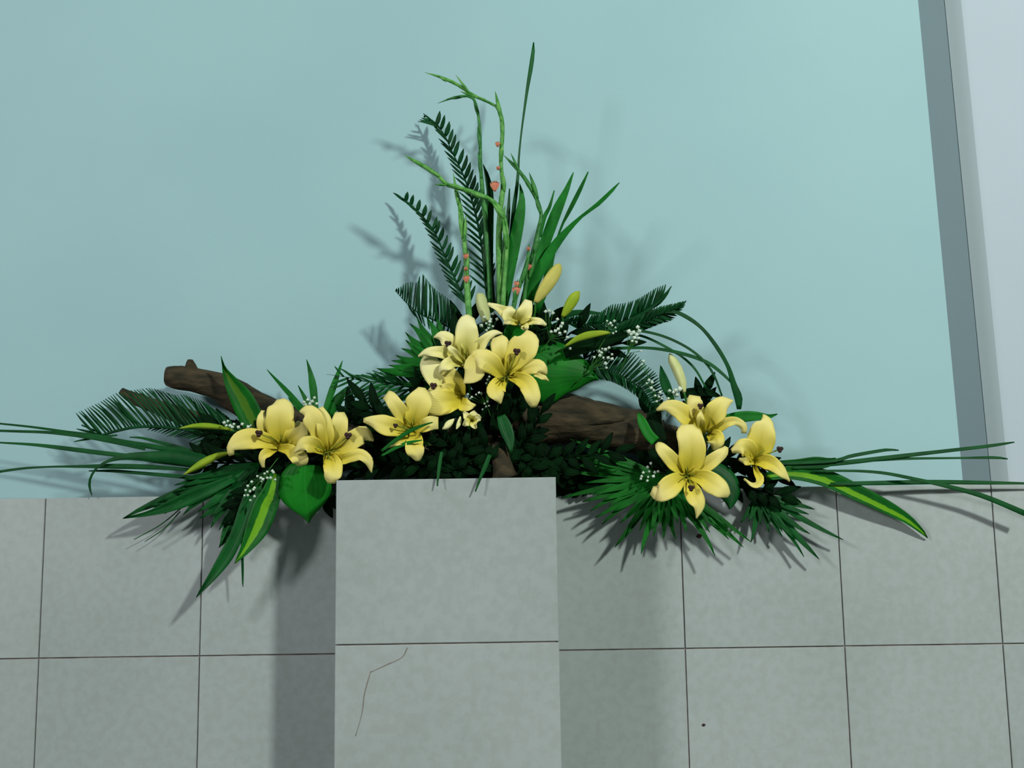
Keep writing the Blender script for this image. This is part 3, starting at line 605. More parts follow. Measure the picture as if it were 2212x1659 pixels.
bl('g', [(560, 495, 6), (750, 495, 7), (950, 498, 9), (1150, 517, 11), (1400, 568, 13), (1600, 612, 15), (1900, 695, 19), (2250, 840, 22)], -0.05, -0.05, 'blade', 'grass_blade', 'blade curving down across the tiles and out of the picture', 'leaf', n=26)
bl('g', [(700, 596, 8), (850, 594, 14), (1100, 590, 17), (1500, 583, 17), (1900, 588, 14), (2290, 594, 5)], -0.045, -0.02, 'blade', 'grass_blade', 'straight blade lying level along the tile top out of the picture', 'leaf', n=24)

# ------------------------------------------------------------------ dark filler greenery
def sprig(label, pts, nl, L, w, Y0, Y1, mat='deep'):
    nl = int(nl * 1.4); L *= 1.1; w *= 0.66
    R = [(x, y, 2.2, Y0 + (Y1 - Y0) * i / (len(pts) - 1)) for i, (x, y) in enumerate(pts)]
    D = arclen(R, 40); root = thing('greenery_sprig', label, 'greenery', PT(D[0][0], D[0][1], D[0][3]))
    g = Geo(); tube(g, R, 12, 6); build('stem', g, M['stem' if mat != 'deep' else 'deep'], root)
    for q in range(nl):
        t = (q + 0.7) / nl; b = cat(D, t * 39.9); c = cat(D, min(t * 39.9 + 1, 39.9)) - cat(D, max(t * 39.9 - 1, 0))
        an = math.atan2(c[1], c[0]) + (0.75 if q % 2 else -0.75) * random.uniform(0.6, 1.2) * (0.2 if q == nl - 1 else 1)
        l = L * random.uniform(0.75, 1.15); ex, ey = b[0] + l * math.cos(an), b[1] + l * math.sin(an); mx, my = (b[0] + ex) / 2, (b[1] + ey) / 2
        yy = b[3] + random.uniform(-0.012, 0.012)
        P = [(b[0], b[1], 1, 1, b[3]), (b[0] * 0.7 + ex * 0.3, b[1] * 0.7 + ey * 0.3, w * 0.85, w * 0.85, yy - 0.006), (mx, my, w, w, yy - 0.008), (b[0] * 0.2 + ex * 0.8, b[1] * 0.2 + ey * 0.8, w * 0.55, w * 0.55, yy - 0.004), (ex, ey, 0.3, 0.3, yy + 0.004)]
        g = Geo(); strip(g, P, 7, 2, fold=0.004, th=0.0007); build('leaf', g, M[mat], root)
    return root
sp = [('dark leafy sprig filling the gap below the star-marked central lily', [(1090, 1000), (1120, 970), (1150, 930), (1170, 890)], 9, 48, 14, -0.09, -0.10),
      ('dark leafy sprig between central lily and pedestal top, closest to the log', [(1120, 1010), (1180, 990), (1260, 985), (1330, 975)], 11, 46, 13, -0.09, -0.08),
      ('dark leafy sprig drooping at the pedestal corner by the low wall', [(1060, 1000), (1120, 1005), (1180, 1015), (1215, 1020)], 8, 44, 13, -0.12, -0.09),
      ('dark leafy sprig directly under the central lily', [(1030, 1005), (1060, 960), (1090, 920), (1110, 870)], 8, 58, 15, -0.10, -0.11),
      ('dark leafy sprig on the pedestal under the small withered flowers', [(1020, 1010), (990, 980), (960, 950), (940, 930)], 8, 54, 14, -0.12, -0.12),
      ('dark leafy sprig lying on the pedestal top below the low middle lily', [(1000, 1015), (930, 1005), (860, 1000), (790, 1000)], 11, 50, 14, -0.115, -0.10),
      ('dark leafy sprig on the pedestal corner under the second ledge lily', [(900, 1010), (830, 1010), (770, 1012), (740, 1015)], 8, 40, 12, -0.085, -0.08),
      ('dark leafy sprig behind the low middle lily', [(930, 990), (870, 940), (820, 900), (790, 870)], 10, 60, 15, -0.06, -0.05),
      ('dark leafy sprig behind the pair of lilies', [(760, 985), (700, 965), (620, 960), (560, 950)], 11, 60, 16, -0.03, -0.03),
      ('dark leafy sprig at the back of the pair of lilies toward the wood stub', [(620, 990), (560, 960), (500, 940), (450, 935)], 10, 58, 16, -0.01, -0.01),
      ('dark leafy sprig under the green-tipped buds', [(600, 1000), (540, 1000), (480, 1000), (430, 1000)], 10, 60, 17, -0.02, -0.02),
      ('dark leafy sprig hanging under the pair of lilies', [(620, 990), (600, 1030), (560, 1060), (520, 1100)], 10, 62, 17, -0.05, -0.06),
      ('dark leafy sprig behind the hanging heart-shaped leaf', [(660, 990), (680, 1020), (690, 1045), (700, 1080)], 8, 52, 15, -0.05, -0.05),
      ('dark leafy sprig behind the central lily cluster', [(1040, 980), (1000, 880), (980, 780), (1010, 700)], 13, 66, 17, -0.05, -0.06),
      ('dark leafy sprig behind the topmost open lily', [(1090, 960), (1120, 840), (1150, 740), (1190, 690)], 12, 60, 16, -0.05, -0.06),
      ('dark leafy sprig beside the large heart-shaped leaf', [(1130, 900), (1180, 800), (1220, 730), (1270, 700)], 10, 54, 14, -0.05, -0.06),
      ('dark leafy sprig under the yellow-green bud', [(1180, 860), (1240, 790), (1310, 750), (1350, 740)], 9, 48, 12, -0.04, -0.06),
      ('dark leafy sprig behind the star-shaped lily', [(1500, 1010), (1450, 980), (1410, 950), (1400, 900)], 11, 60, 17, -0.01, 0.0),
      ('dark leafy sprig lying on the ledge between pedestal and star-shaped lily', [(1460, 1020), (1390, 1010), (1310, 1015), (1230, 1030)], 12, 62, 16, -0.02, -0.02),
      ('dark leafy sprig behind the side-facing lily', [(1520, 1010), (1570, 990), (1620, 1000), (1670, 1020)], 10, 54, 15, -0.02, -0.02),
      ('dark leafy sprig under the side-facing lily', [(1540, 1020), (1590, 1050), (1640, 1060), (1690, 1070)], 9, 50, 14, -0.03, -0.03),
      ('dark leafy sprig behind the outer top lily', [(1500, 990), (1500, 930), (1510, 880), (1520, 850)], 9, 46, 14, -0.01, -0.01)]
sp += [('dark leafy sprig in front of the foam at the middle of the pedestal top', [(960, 1022), (1000, 1010), (1045, 1000), (1085, 985)], 10, 46, 14, -0.13, -0.12),
       ('dark leafy sprig standing on the pedestal top nearest its front edge', [(920, 1024), (960, 1000), (990, 985), (1010, 965)], 10, 44, 13, -0.14, -0.13),
       ('dark leafy sprig drooping forward under the narrow green leaf', [(1120, 985), (1135, 1000), (1150, 1010), (1175, 1018)], 7, 36, 12, -0.135, -0.12)]
sp += [('dark leafy sprig in the corner where pedestal meets the low wall', [(1310, 1046), (1270, 1044), (1230, 1044), (1200, 1046)], 11, 40, 15, 0.01, 0.0),
       ('dark leafy sprig behind the log toward the star-shaped lily', [(1450, 1040), (1380, 1020), (1300, 1010), (1220, 1010)], 14, 52, 18, 0.03, 0.03),
       ('dark leafy sprig at the back under the log middle', [(1230, 1015), (1180, 1000), (1120, 990), (1060, 985)], 14, 56, 20, -0.03, -0.04),
       ('dark leafy sprig at the back behind the low middle lily and log', [(1000, 1010), (940, 1000), (870, 990), (800, 980)], 14, 56, 20, -0.05, -0.05),
       ('dark leafy sprig at the back below the withered flower', [(1000, 1000), (1000, 960), (1020, 930), (1050, 900)], 12, 54, 18, -0.06, -0.07),
       ('dark leafy sprig at the back between low middle lily and second lily of the pair', [(800, 1010), (790, 970), (770, 930), (760, 900)], 12, 54, 18, -0.02, -0.02)]
sp += [('dark leafy sprig filling the gap between the three clustered lilies', [(1080, 930), (1065, 880), (1050, 850), (1045, 810)], 13, 46, 18, -0.05, -0.06),
       ('dark leafy sprig behind the central lily petals, upper side', [(1110, 900), (1120, 820), (1090, 760), (1080, 720)], 14, 48, 20, -0.045, -0.05),
       ('dark leafy sprig behind the topmost lily and its baby\'s breath', [(1180, 800), (1185, 750), (1170, 710), (1150, 680)], 13, 44, 18, -0.045, -0.05),
       ('dark leafy sprig behind the sideways lily and the fan palm hub', [(960, 950), (950, 900), (930, 860), (915, 830)], 13, 46, 18, -0.04, -0.045)]
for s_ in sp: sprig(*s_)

# ------------------------------------------------------------------ gladiolus spikes
def spike(label, k, pts, bracts, blossoms, Y0, Y1, mat='glad'):
    """pts rows (x, y, r) root to tip; bracts rows (x0,y0,x1,y1,w): a sheath from its foot to its tip"""
    s = K[k][2]; R = [(*X(k, p[0], p[1]), p[2] / s, Y0 + (Y1 - Y0) * i / (len(pts) - 1)) for i, p in enumerate(pts)]
    D = arclen(R, 60); root = thing('gladiolus_spike', label, 'flower spike', PT(D[0][0], D[0][1], D[0][3]))
    g = Geo(); tube(g, R, 40, 9, rough=0.25); build('stem', g, M[mat], root)
    def near(x, y): return D[np.argmin((D[:, 0] - x) ** 2 + (D[:, 1] - y) ** 2)][3]
    for x0, y0, x1, y1, w in bracts:
        a, b = X(k, x0, y0), X(k, x1, y1); Y = near(*a)
        g = Geo(); tube(g, [(a[0], a[1], w / s * 0.5, Y - 0.003), (a[0] * 0.6 + b[0] * 0.4, a[1] * 0.6 + b[1] * 0.4, w / s, Y - 0.006), (a[0] * 0.25 + b[0] * 0.75, a[1] * 0.25 + b[1] * 0.75, w / s * 0.6, Y - 0.005), (b[0], b[1], 0.3, Y - 0.004)], 10, 8, lobes=0.12)
        build('bract', g, M[mat], root)
    for x, y, r in blossoms:
        a = X(k, x, y); Y = near(*a) - 0.006; g = Geo()
        for q in range(4):
            an = -1.57 + (q - 1.5) * 0.6
            strip(g, [(a[0], a[1] + r / s, 1, 1, Y), (a[0] + math.cos(an) * r / s * 0.5, a[1] + math.sin(an) * r / s * 0.4, r / s * 0.45, r / s * 0.45, Y - 0.004), (a[0] + math.cos(an) * r / s, a[1] + math.sin(an) * r / s, 0.4, 0.4, Y - 0.003)], 5, 2, cup=0.003)
        o = build('blossom', g, M['orange'], root); o['label'] = 'orange petals just breaking from the sheath'
    return root
spike('thickest gladiolus stalk, bent over at the top in a long nodding spike', 'a',
      [(725, 1700, 20), (718, 1500, 20), (714, 1300, 20), (716, 1150, 19), (728, 1020, 17), (738, 950, 16), (728, 860, 14), (724, 760, 14), (733, 640, 13), (728, 540, 14), (705, 478, 11), (640, 440, 9), (555, 402, 11), (490, 355, 9), (430, 322, 10), (350, 290, 8), (270, 267, 1)],
      [(728, 560, 690, 378, 14), (545, 400, 455, 282, 8), (560, 410, 482, 380, 7), (400, 320, 350, 285, 9), (722, 800, 735, 690, 13), (745, 980, 735, 860, 14), (715, 1240, 750, 1060, 16), (735, 1450, 765, 1230, 17), (718, 1600, 735, 1420, 18), (650, 445, 585, 410, 10)],
      [(705, 695, 16), (708, 838, 12), (688, 945, 32)], -0.085, -0.09)
spike('straight slim gladiolus stalk whose short tip bends level just under the nodding one', 'a',
      [(665, 1700, 16), (650, 1400, 15), (630, 1150, 14), (612, 950, 13), (602, 780, 12), (600, 640, 10), (588, 510, 9), (562, 425, 9), (520, 408, 8), (440, 418, 8), (345, 452, 1)],
      [(600, 720, 585, 590, 11), (608, 900, 588, 740, 13), (585, 520, 560, 420, 10), (500, 412, 400, 425, 9), (640, 1150, 605, 930, 15)], [], -0.06, -0.06, 'gladd')
spike('gladiolus spike arching far sideways halfway up toward the palm fronds', 'a',
      [(735, 1700, 14), (750, 1450, 14), (762, 1300, 13), (752, 1160, 14), (715, 1075, 15), (650, 1020, 15), (560, 985, 16), (470, 955, 15), (400, 935, 14), (345, 880, 13), (250, 820, 12), (190, 785, 8), (147, 760, 1)],
      [(400, 940, 328, 935, 8), (360, 890, 240, 812, 14), (500, 965, 400, 930, 17), (640, 1020, 520, 970, 17), (745, 1140, 670, 1040, 16), (760, 1320, 735, 1130, 15)], [], -0.10, -0.10)
spike('drooping gladiolus bud spike on the outward side, hanging tip up to the stalk', 'a',
      [(850, 1700, 16), (880, 1500, 16), (915, 1350, 16), (945, 1220, 14), (965, 1120, 11), (945, 1040, 13), (905, 960, 14), (860, 890, 12), (800, 820, 11), (742, 762, 1)],
      [(945, 1020, 893, 863, 13), (830, 850, 783, 748, 8), (915, 980, 850, 870, 14), (960, 1110, 925, 990, 12), (920, 1380, 960, 1160, 16), (890, 1500, 935, 1330, 16)], [(890, 1428, 22)], -0.095, -0.09, 'gladd')
spike('pale gladiolus stalk closest to the short palm frond, orange showing low down', 'a',
      [(535, 1730, 19), (525, 1600, 19), (518, 1450, 16), (508, 1300, 14), (492, 1150, 13), (472, 1030, 12), (452, 940, 8), (440, 865, 1)],
      [(470, 1060, 445, 900, 13), (495, 1260, 470, 1060, 13), (505, 1280, 515, 1120, 12), (520, 1480, 530, 1330, 12)], [(516, 1365, 18), (518, 1500, 22), (515, 1440, 12)], -0.09, -0.07)
spike('short gladiolus spike with pink-orange tips beside the cream bud', 'a',
      [(790, 1720, 14), (815, 1600, 15), (850, 1500, 14), (880, 1400, 13), (890, 1330, 8), (893, 1288, 1)],
      [(850, 1520, 895, 1360, 13), (800, 1640, 825, 1500, 15)], [(817, 1570, 28), (818, 1530, 18), (890, 1320, 12)], -0.11, -0.10, 'gladd')

# ------------------------------------------------------------------ lily buds
def lilybud(label, k, pts, Y0, Y1, mat, stem=None, name='lily_bud'):
    s = K[k][2]; R = [(*X(k, p[0], p[1]), p[2] / s, Y0 + (Y1 - Y0) * i / (len(pts) - 1)) for i, p in enumerate(pts)]
    root = thing(name, label, 'flower bud', PT(R[0][0], R[0][1], R[0][3]))
    g = Geo(); tube(g, R, 18, 15, lobes=0.13); build('petals', g, M[mat], root)
    if stem:
        a = X(k, *stem); g = Geo(); tube(g, [(a[0], a[1], 2.6, Y0 + 0.03), ((a[0] + R[0][0]) / 2 + 3, (a[1] + R[0][1]) / 2, 2.4, Y0 + 0.01), (R[0][0], R[0][1], 2.6, Y0)], 8, 7); build('stem', g, M['stem'], root)
    return root
lilybud('plump cream-coloured lily bud standing above the topmost open lily', 'a', [(930, 1640, 14), (960, 1590, 32), (1000, 1530, 40), (1040, 1470, 38), (1065, 1430, 26), (1075, 1410, 8)], -0.12, -0.12, 'bud', (900, 1800))
lilybud('small green lily bud beside the plump cream one', 'b', [(1310, 410, 14), (1340, 360, 32), (1375, 300, 40), (1405, 260, 32), (1432, 230, 6)], -0.10, -0.10, 'budg', (1290, 520))
lilybud('slender yellow-green lily bud lying under the feathery frond', 'e', [(170, 695, 8), (270, 632, 26), (370, 597, 33), (470, 580, 26), (540, 575, 15), (575, 575, 3)], -0.13, -0.13, 'budg', (80, 760))
lilybud('pale upright lily bud by the baby\'s breath above the outer lilies', 'e', [(1235, 1110, 16), (1215, 1020, 38), (1170, 900, 46), (1125, 815, 36), (1105, 762, 6)], -0.07, -0.06, 'budw', (1250, 1280))
lilybud('slim yellow-green lily bud lying on the long cycad frond', 'c', [(2080, 785, 8), (1980, 762, 20), (1850, 748, 27), (1730, 750, 20), (1610, 768, 4)], -0.06, -0.07, 'budg', (2200, 850))
lilybud('curved yellow-green lily bud just below, touching the long blades', 'c', [(2060, 985, 12), (1950, 1015, 26), (1850, 1065, 36), (1750, 1120, 28), (1645, 1185, 4)], -0.06, -0.07, 'budg', (2200, 1020))
lilybud('pale half-opened lily bud with frayed tip behind the upper lilies', 'h', [(960, 350, 50), (930, 230, 76), (895, 120, 80), (880, 40, 78), (870, -20, 60)], -0.09, -0.08, 'budw', (980, 560))
lilybud('small pale bud low by the withered flower', 'i', [(1390, 830, 10), (1385, 880, 26), (1365, 940, 26), (1340, 990, 8)], -0.15, -0.155, 'budw')
lilybud('small pale bud low beside the narrow dark leaf', 'i', [(1310, 860, 10), (1260, 910, 40), (1210, 960, 38), (1155, 990, 6)], -0.15, -0.155, 'budw')

# ------------------------------------------------------------------ lilies
def lily(label, k, petals, Yc, style, stigma, fil=(), dark=False, mats=None, depth=0.035, stem=None, sr=5):
    cx, cy = petals[0][0][0][0], petals[0][0][0][1]
    c = X(k, cx, cy); root = thing('lily', label, 'flower', PT(c[0], c[1], Yc))
    s = K[k][2]
    for i, pet in enumerate(petals):
        strips, lift = pet[:-1], pet[-1]
        m_ = (mats or {}).get(i, 'petal'); g = Geo()
        for si, P in enumerate(strips):
            if si == 0:
                r = rows(k, P, Yc - lift * 0.4, Yc - depth * 0.8 - lift, Yc - depth - lift)
                strip(g, r, 18, 10, cup=0.010, cup2=-0.007, th=0.0012, wob=0.0034, groove=0.0035, ragged=0.05)
            else:
                r = rows(k, P, Yc - depth - lift + 0.002, Yc - depth - lift + 0.012); n0 = len(g.uv)
                strip(g, r, 12, 8, cup=0.004, cup2=-0.004, th=0.0012, wob=0.0022)
                g.uv[n0:] = [(a_, 0.6 + 0.4 * b__) for a_, b__ in g.uv[n0:]]
        build('petal', g, M[m_], root)
    # throat, style, filaments
    g = Geo(); tube(g, [(c[0], c[1], 9, Yc + 0.012), (c[0], c[1], 7, Yc + 0.03), (c[0] + 2, c[1] + 8, 3.5, Yc + 0.045)], 6, 10); build('calyx', g, M['style'], root)
    if style:
        a, b = X(k, *style[0]), X(k, *style[1])
        ys = Yc - depth * 1.25
        g = Geo(); tube(g, [(a[0], a[1], 1.8, Yc - 0.004), ((a[0] + b[0]) / 2 + 1.5, (a[1] + b[1]) / 2, 1.5, Yc - depth * 0.9), (b[0], b[1], 1.7, ys)], 8, 7)
        build('pistil', g, M['style'], root)
        g = Geo(); r0 = stigma
        vs = PT(b[0], b[1], ys - 0.002)
        for q in range(3):
            an = q * 2.1 + 0.4; rr = r0 * MPP(ys) * 0.55
            p = vs + np.array([math.cos(an) * rr * 0.8, -0.001, math.sin(an) * rr * 0.8])
            tubew(g, [p + np.array([0, -rr, 0]), p + np.array([0, -rr * 0.5, 0]), p, p + np.array([0, rr * 0.8, 0])], [rr * 0.4, rr, rr, rr * 0.5], 8)
        o = build('stigma', g, M['stigma'], root); o['label'] = 'dark three-lobed stigma'
    for (x0, y0, x1, y1) in fil:
        a, b = X(k, x0, y0), X(k, x1, y1); g = Geo()
        tube(g, [(a[0], a[1], 1.4, Yc - 0.006), ((a[0] + b[0]) / 2, (a[1] + b[1]) / 2 - 1.5, 1.2, Yc - depth * 0.9), (b[0], b[1], 1.0, Yc - depth * 1.15)], 7, 6)
        build('filament', g, M['style'], root)
    if stem:
        g = Geo(); tube(g, [(c[0] + 2, c[1] + 6, 3.5, Yc + 0.045), ((c[0] + stem[0]) / 2, (c[1] + stem[1]) / 2 + 6, 3.5, Yc + 0.06), (stem[0], stem[1], 3.5, min(Yc + 0.08, 0.03))], 8, 8); build('stem', g, M['stem'], root)
    return root

lily('central open lily facing forward with a dark stigma on its upper petal', 'h', [
    ([(1240, 1095, 30), (1290, 980, 90), (1370, 860, 160), (1450, 730, 205), (1525, 610, 182), (1535, 530, 100), (1520, 462, 6)], 0.004),
    ([(1210, 1095, 30), (1190, 950, 75), (1172, 820, 115), (1155, 700, 135), (1135, 620, 125), (1110, 555, 70)], 0.0),
    ([(1205, 1140, 25), (1100, 1000, 115), (970, 890, 145), (850, 850, 130), (760, 860, 90)], [(870, 850, 100), (805, 930, 140), (790, 1040, 150), (735, 1120, 100), (645, 1200, 10)], 0.010),
    ([(1220, 1130, 40), (1140, 1210, 110), (1095, 1300, 135), (1125, 1390, 80), (1160, 1480, 10)], 0.0),
    ([(1260, 1100, 40), (1400, 1130, 90), (1520, 1200, 125), (1580, 1320, 122), (1603, 1430, 98), (1610, 1530, 40)], 0.008),
    ([(1260, 1080, 25), (1420, 1045, 60), (1560, 980, 95), (1680, 965, 95), (1750, 1020, 60), (1790, 1080, 16)], [(1620, 1080, 16), (1730, 1105, 42), (1822, 1165, 6)], 0.002)],
    -0.135, ((1240, 1090), (1380, 765)), 9, [(1240, 1100, 1240, 1020), (1220, 1110, 1150, 1140), (1250, 1100, 1270, 1150), (1230, 1120, 1200, 1160)], stem=(1050, 970))
lily('open lily highest in the forward cluster, overlapped by the central one', 'h', [
    ([(675, 880, 45), (690, 730, 130), (690, 590, 162), (690, 450, 150), (712, 350, 122), (755, 276, 55)], 0.004),
    ([(690, 890, 30), (785, 770, 90), (880, 660, 85), (975, 560, 62), (1075, 505, 45), (1182, 512, 8)], 0.0),
    ([(640, 890, 30), (545, 750, 115), (445, 625, 115), (345, 550, 76), (235, 565, 8)], 0.0),
    ([(650, 910, 25), (480, 810, 85), (310, 765, 78), (150, 768, 58), (22, 828, 14)], 0.008),
    ([(650, 930, 40), (520, 900, 80), (420, 940, 85), (350, 1000, 55), (310, 1065, 8)], 0.010),
    ([(660, 910, 25), (560, 810, 48), (465, 715, 40), (415, 655, 6)], 0.016)],
    -0.12, ((640, 880), (432, 658)), 8.5, [(690, 860, 680, 740), (690, 860, 640, 760)], mats={i: 'petalp' for i in range(6)}, stem=(1030, 960))
lily('lily turned sideways, tucked between the central cluster and the low middle lily', 'i', [
    ([(1400, 580, 70), (1260, 480, 110), (1130, 370, 135), (1045, 240, 150), (1000, 140, 132), (1005, 65, 85)], 0.0),
    ([(1410, 580, 50), (1350, 440, 105), (1270, 310, 105), (1200, 220, 70), (1150, 140, 20)], 0.002),
    ([(1410, 600, 80), (1270, 620, 125), (1120, 630, 180), (1010, 600, 190), (930, 540, 120)], 0.010),
    ([(1400, 620, 60), (1250, 680, 95), (1130, 730, 90), (980, 790, 30)], 0.006),
    ([(1370, 620, 50), (1430, 670, 92), (1510, 690, 60), (1590, 680, 8)], 0.0),
    ([(1410, 520, 60), (1290, 470, 70), (1150, 470, 60), (1040, 470, 20)], 0.002)],
    -0.115, ((1400, 440), (1045, 436)), 8.5, [(1390, 545, 1100, 490)], mats={0: 'petalp'}, stem=(1010, 960), depth=0.03)
lily('low middle lily crossed by green blades in front', 'i', [
    ([(770, 985, 25), (665, 840, 85), (575, 700, 97), (495, 595, 86), (435, 545, 66)], 0.002),
    ([(780, 985, 45), (800, 850, 120), (845, 700, 168), (880, 570, 138), (900, 455, 45)], 0.0),
    ([(790, 990, 30), (900, 960, 72), (1000, 915, 92), (1108, 912, 78)], 0.004),
    ([(760, 1000, 30), (600, 985, 100), (430, 935, 130), (280, 890, 78), (148, 875, 28)], 0.006),
    ([(785, 1005, 40), (812, 1100, 85), (800, 1215, 122), (832, 1310, 95), (850, 1398, 28)], 0.004),
    ([(750, 1040, 45), (620, 1140, 48), (452, 1228, 6)], 0.0)],
    -0.135, ((770, 1000), (560, 945)), 6, [(780, 990, 660, 830), (780, 990, 800, 850), (770, 1000, 640, 990)], stem=(960, 985))
lily('first lily of the pair, nearest the wood stub, big upright petal', 'j', [
    ([(800, 740, 60), (780, 610, 165), (765, 460, 200), (770, 330, 188), (785, 220, 145), (770, 135, 55)], 0.0),
    ([(700, 690, 60), (580, 540, 105), (525, 410, 72), (538, 285, 20)], -0.006),
    ([(780, 765, 35), (570, 690, 105), (380, 660, 140), (225, 700, 120), (115, 790, 60), (125, 885, 38)], 0.006),
    ([(830, 750, 50), (935, 640, 125), (1025, 560, 125), (1060, 440, 62)], -0.004),
    ([(745, 780, 35), (860, 800, 72), (965, 860, 100), (1040, 940, 115), (1060, 1018, 65)], 0.014),
    ([(720, 790, 30), (600, 840, 65), (530, 920, 48), (548, 1045, 18)], 0.0)],
    -0.075, ((780, 720), (490, 592)), 9, [(800, 730, 770, 600), (1000, 660, 1190, 612)], stem=(620, 985))
lily('second lily of the pair, by the pedestal corner, with a curling side petal', 'j', [
    ([(1370, 840, 30), (1310, 670, 100), (1255, 510, 128), (1200, 385, 142), (1130, 295, 92), (1028, 298, 12)], 0.008),
    ([(1390, 830, 30), (1380, 650, 100), (1362, 500, 110), (1340, 375, 90), (1290, 250, 50)], 0.004),
    ([(1420, 830, 30), (1500, 660, 115), (1560, 520, 110), (1562, 400, 105), (1562, 308, 62)], 0.0),
    ([(1430, 845, 30), (1600, 765, 110), (1760, 665, 122), (1885, 600, 105), (2010, 690, 14)], 0.006),
    ([(1430, 865, 30), (1560, 940, 60), (1700, 900, 76), (1835, 870, 76), (1945, 960, 62), (1980, 1110, 8)], 0.010),
    ([(1385, 865, 45), (1450, 970, 125), (1472, 1085, 125), (1455, 1180, 100), (1450, 1258, 48)], 0.004),
    ([(1365, 845, 25), (1225, 755, 105), (1090, 735, 95), (955, 845, 10)], 0.012)],
    -0.10, ((1390, 840), (1672, 622)), 9, [(1300, 868, 1560, 820), (1390, 840, 1250, 760), (1400, 840, 1420, 940)], stem=(700, 990))
lily('uppermost of the three outer lilies, petals reaching up', 'k', [
    ([(790, 520, 30), (650, 375, 122), (490, 255, 106), (345, 212, 66), (218, 262, 16)], 0.004),
    ([(785, 500, 30), (742, 335, 85), (702, 215, 100), (683, 145, 95), (690, 82, 70)], 0.0),
    ([(830, 530, 30), (885, 380, 110), (955, 275, 138), (1040, 185, 100), (1165, 145, 10)], 0.003),
    ([(850, 550, 30), (985, 475, 62), (1090, 412, 60), (1200, 400, 50), (1290, 460, 48), (1300, 550, 30)], 0.006),
    ([(860, 550, 40), (938, 600, 110), (952, 670, 95), (920, 758, 15)], 0.0),
    ([(800, 550, 22), (765, 430, 50), (760, 330, 40), (768, 256, 5)], 0.014)],
    -0.06, ((800, 520), (760, 215)), 7.5, [(850, 540, 880, 520), (820, 540, 840, 500)], stem=(1500, 990))
lily('star-shaped lily facing forward, closest to the tiles, one petal tip browned', 'k', [
    ([(595, 1060, 40), (645, 910, 150), (660, 770, 168), (640, 630, 155), (605, 520, 140), (600, 438, 80)], 0.0),
    ([(580, 1050, 30), (460, 935, 92), (350, 815, 92), (262, 715, 68), (222, 668, 26)], -0.004),
    ([(620, 1055, 30), (800, 960, 85), (930, 872, 90), (1040, 785, 70), (1085, 715, 26)], -0.004),
    ([(610, 1075, 30), (780, 1095, 100), (920, 1175, 132), (1040, 1262, 100), (1115, 1320, 32)], 0.006),
    ([(600, 1090, 35), (640, 1220, 88), (698, 1340, 106), (742, 1450, 74), (715, 1600, 5)], 0.002),
    ([(590, 1085, 30), (480, 1135, 110), (360, 1225, 132), (255, 1285, 112), (155, 1255, 55)], 0.006)],
    -0.095, ((600, 1080), (645, 1225)), 8, [(600, 1070, 540, 1110), (600, 1060, 690, 1065), (600, 1060, 600, 960)], mats={5: 'petals'}, stem=(1480, 1000))
lily('outermost lily seen from the side, stigma sticking out over the wall', 'k', [
    ([(1440, 890, 40), (1490, 745, 160), (1515, 600, 168), (1545, 480, 138), (1570, 395, 80), (1540, 315, 8)], 0.0),
    ([(1430, 880, 40), (1350, 740, 115), (1265, 720, 95), (1145, 770, 30)], 0.006),
    ([(1430, 890, 40), (1570, 895, 90), (1695, 960, 82), (1785, 1050, 52), (1865, 1142, 8)], 0.004),
    ([(1440, 900, 30), (1335, 890, 52), (1235, 865, 15)], -0.01),
    ([(1430, 930, 15), (1458, 1035, 34), (1500, 1110, 48), (1470, 1180, 40), (1390, 1180, 26), (1300, 1108, 10)], -0.004)],
    -0.06, ((1440, 850), (1740, 747)), 8, [(1440, 850, 1560, 760)], stem=(1545, 1000), depth=0.03)
lily('topmost small open lily just under the cream bud', 'h', [
    ([(1370, 360, 45), (1240, 245, 78), (1115, 155, 50), (978, 105, 26)], 0.0),
    ([(1385, 375, 40), (1300, 280, 110), (1272, 200, 92), (1270, 135, 45)], 0.002),
    ([(1410, 375, 30), (1465, 275, 100), (1510, 165, 96), (1542, 52, 52)], 0.004),
    ([(1430, 380, 30), (1560, 345, 48), (1690, 345, 48), (1785, 400, 22)], 0.004),
    ([(1390, 375, 20), (1290, 345, 45), (1195, 375, 20)], 0.008),
    ([(1440, 375, 45), (1495, 410, 52), (1470, 465, 45)], 0.0)],
    -0.11, None, 0, [(1390, 360, 1385, 170)], mats={i: 'petalp' for i in range(6)}, stem=(1100, 800), depth=0.025)
# withered flower under the cluster
wf = thing('withered_flower', 'small crumpled pale flower low under the sideways lily', 'flower', PT(*X('i', 1540, 880), -0.14))
for P in ([(1540, 880, 30), (1560, 820, 60), (1600, 780, 40)], [(1540, 880, 30), (1610, 850, 50), (1655, 860, 20)], [(1540, 880, 30), (1480, 830, 50), (1430, 770, 10)], [(1540, 880, 30), (1560, 930, 45), (1590, 985, 6)], [(1540, 880, 30), (1470, 910, 45), (1430, 950, 10)]):
    g = Geo(); strip(g, rows('i', P, -0.14, -0.15, -0.16), 8, 4, cup=0.006, wob=0.004); build('petal', g, M['petalp'], wf)
g = Geo(); tube(g, [(*X('i', 1540, 880), 3, -0.138), (*X('i', 1500, 960), 3, -0.11), (1010, 985, 3, -0.09)], 6, 7); build('stem', g, M['stem'], wf)

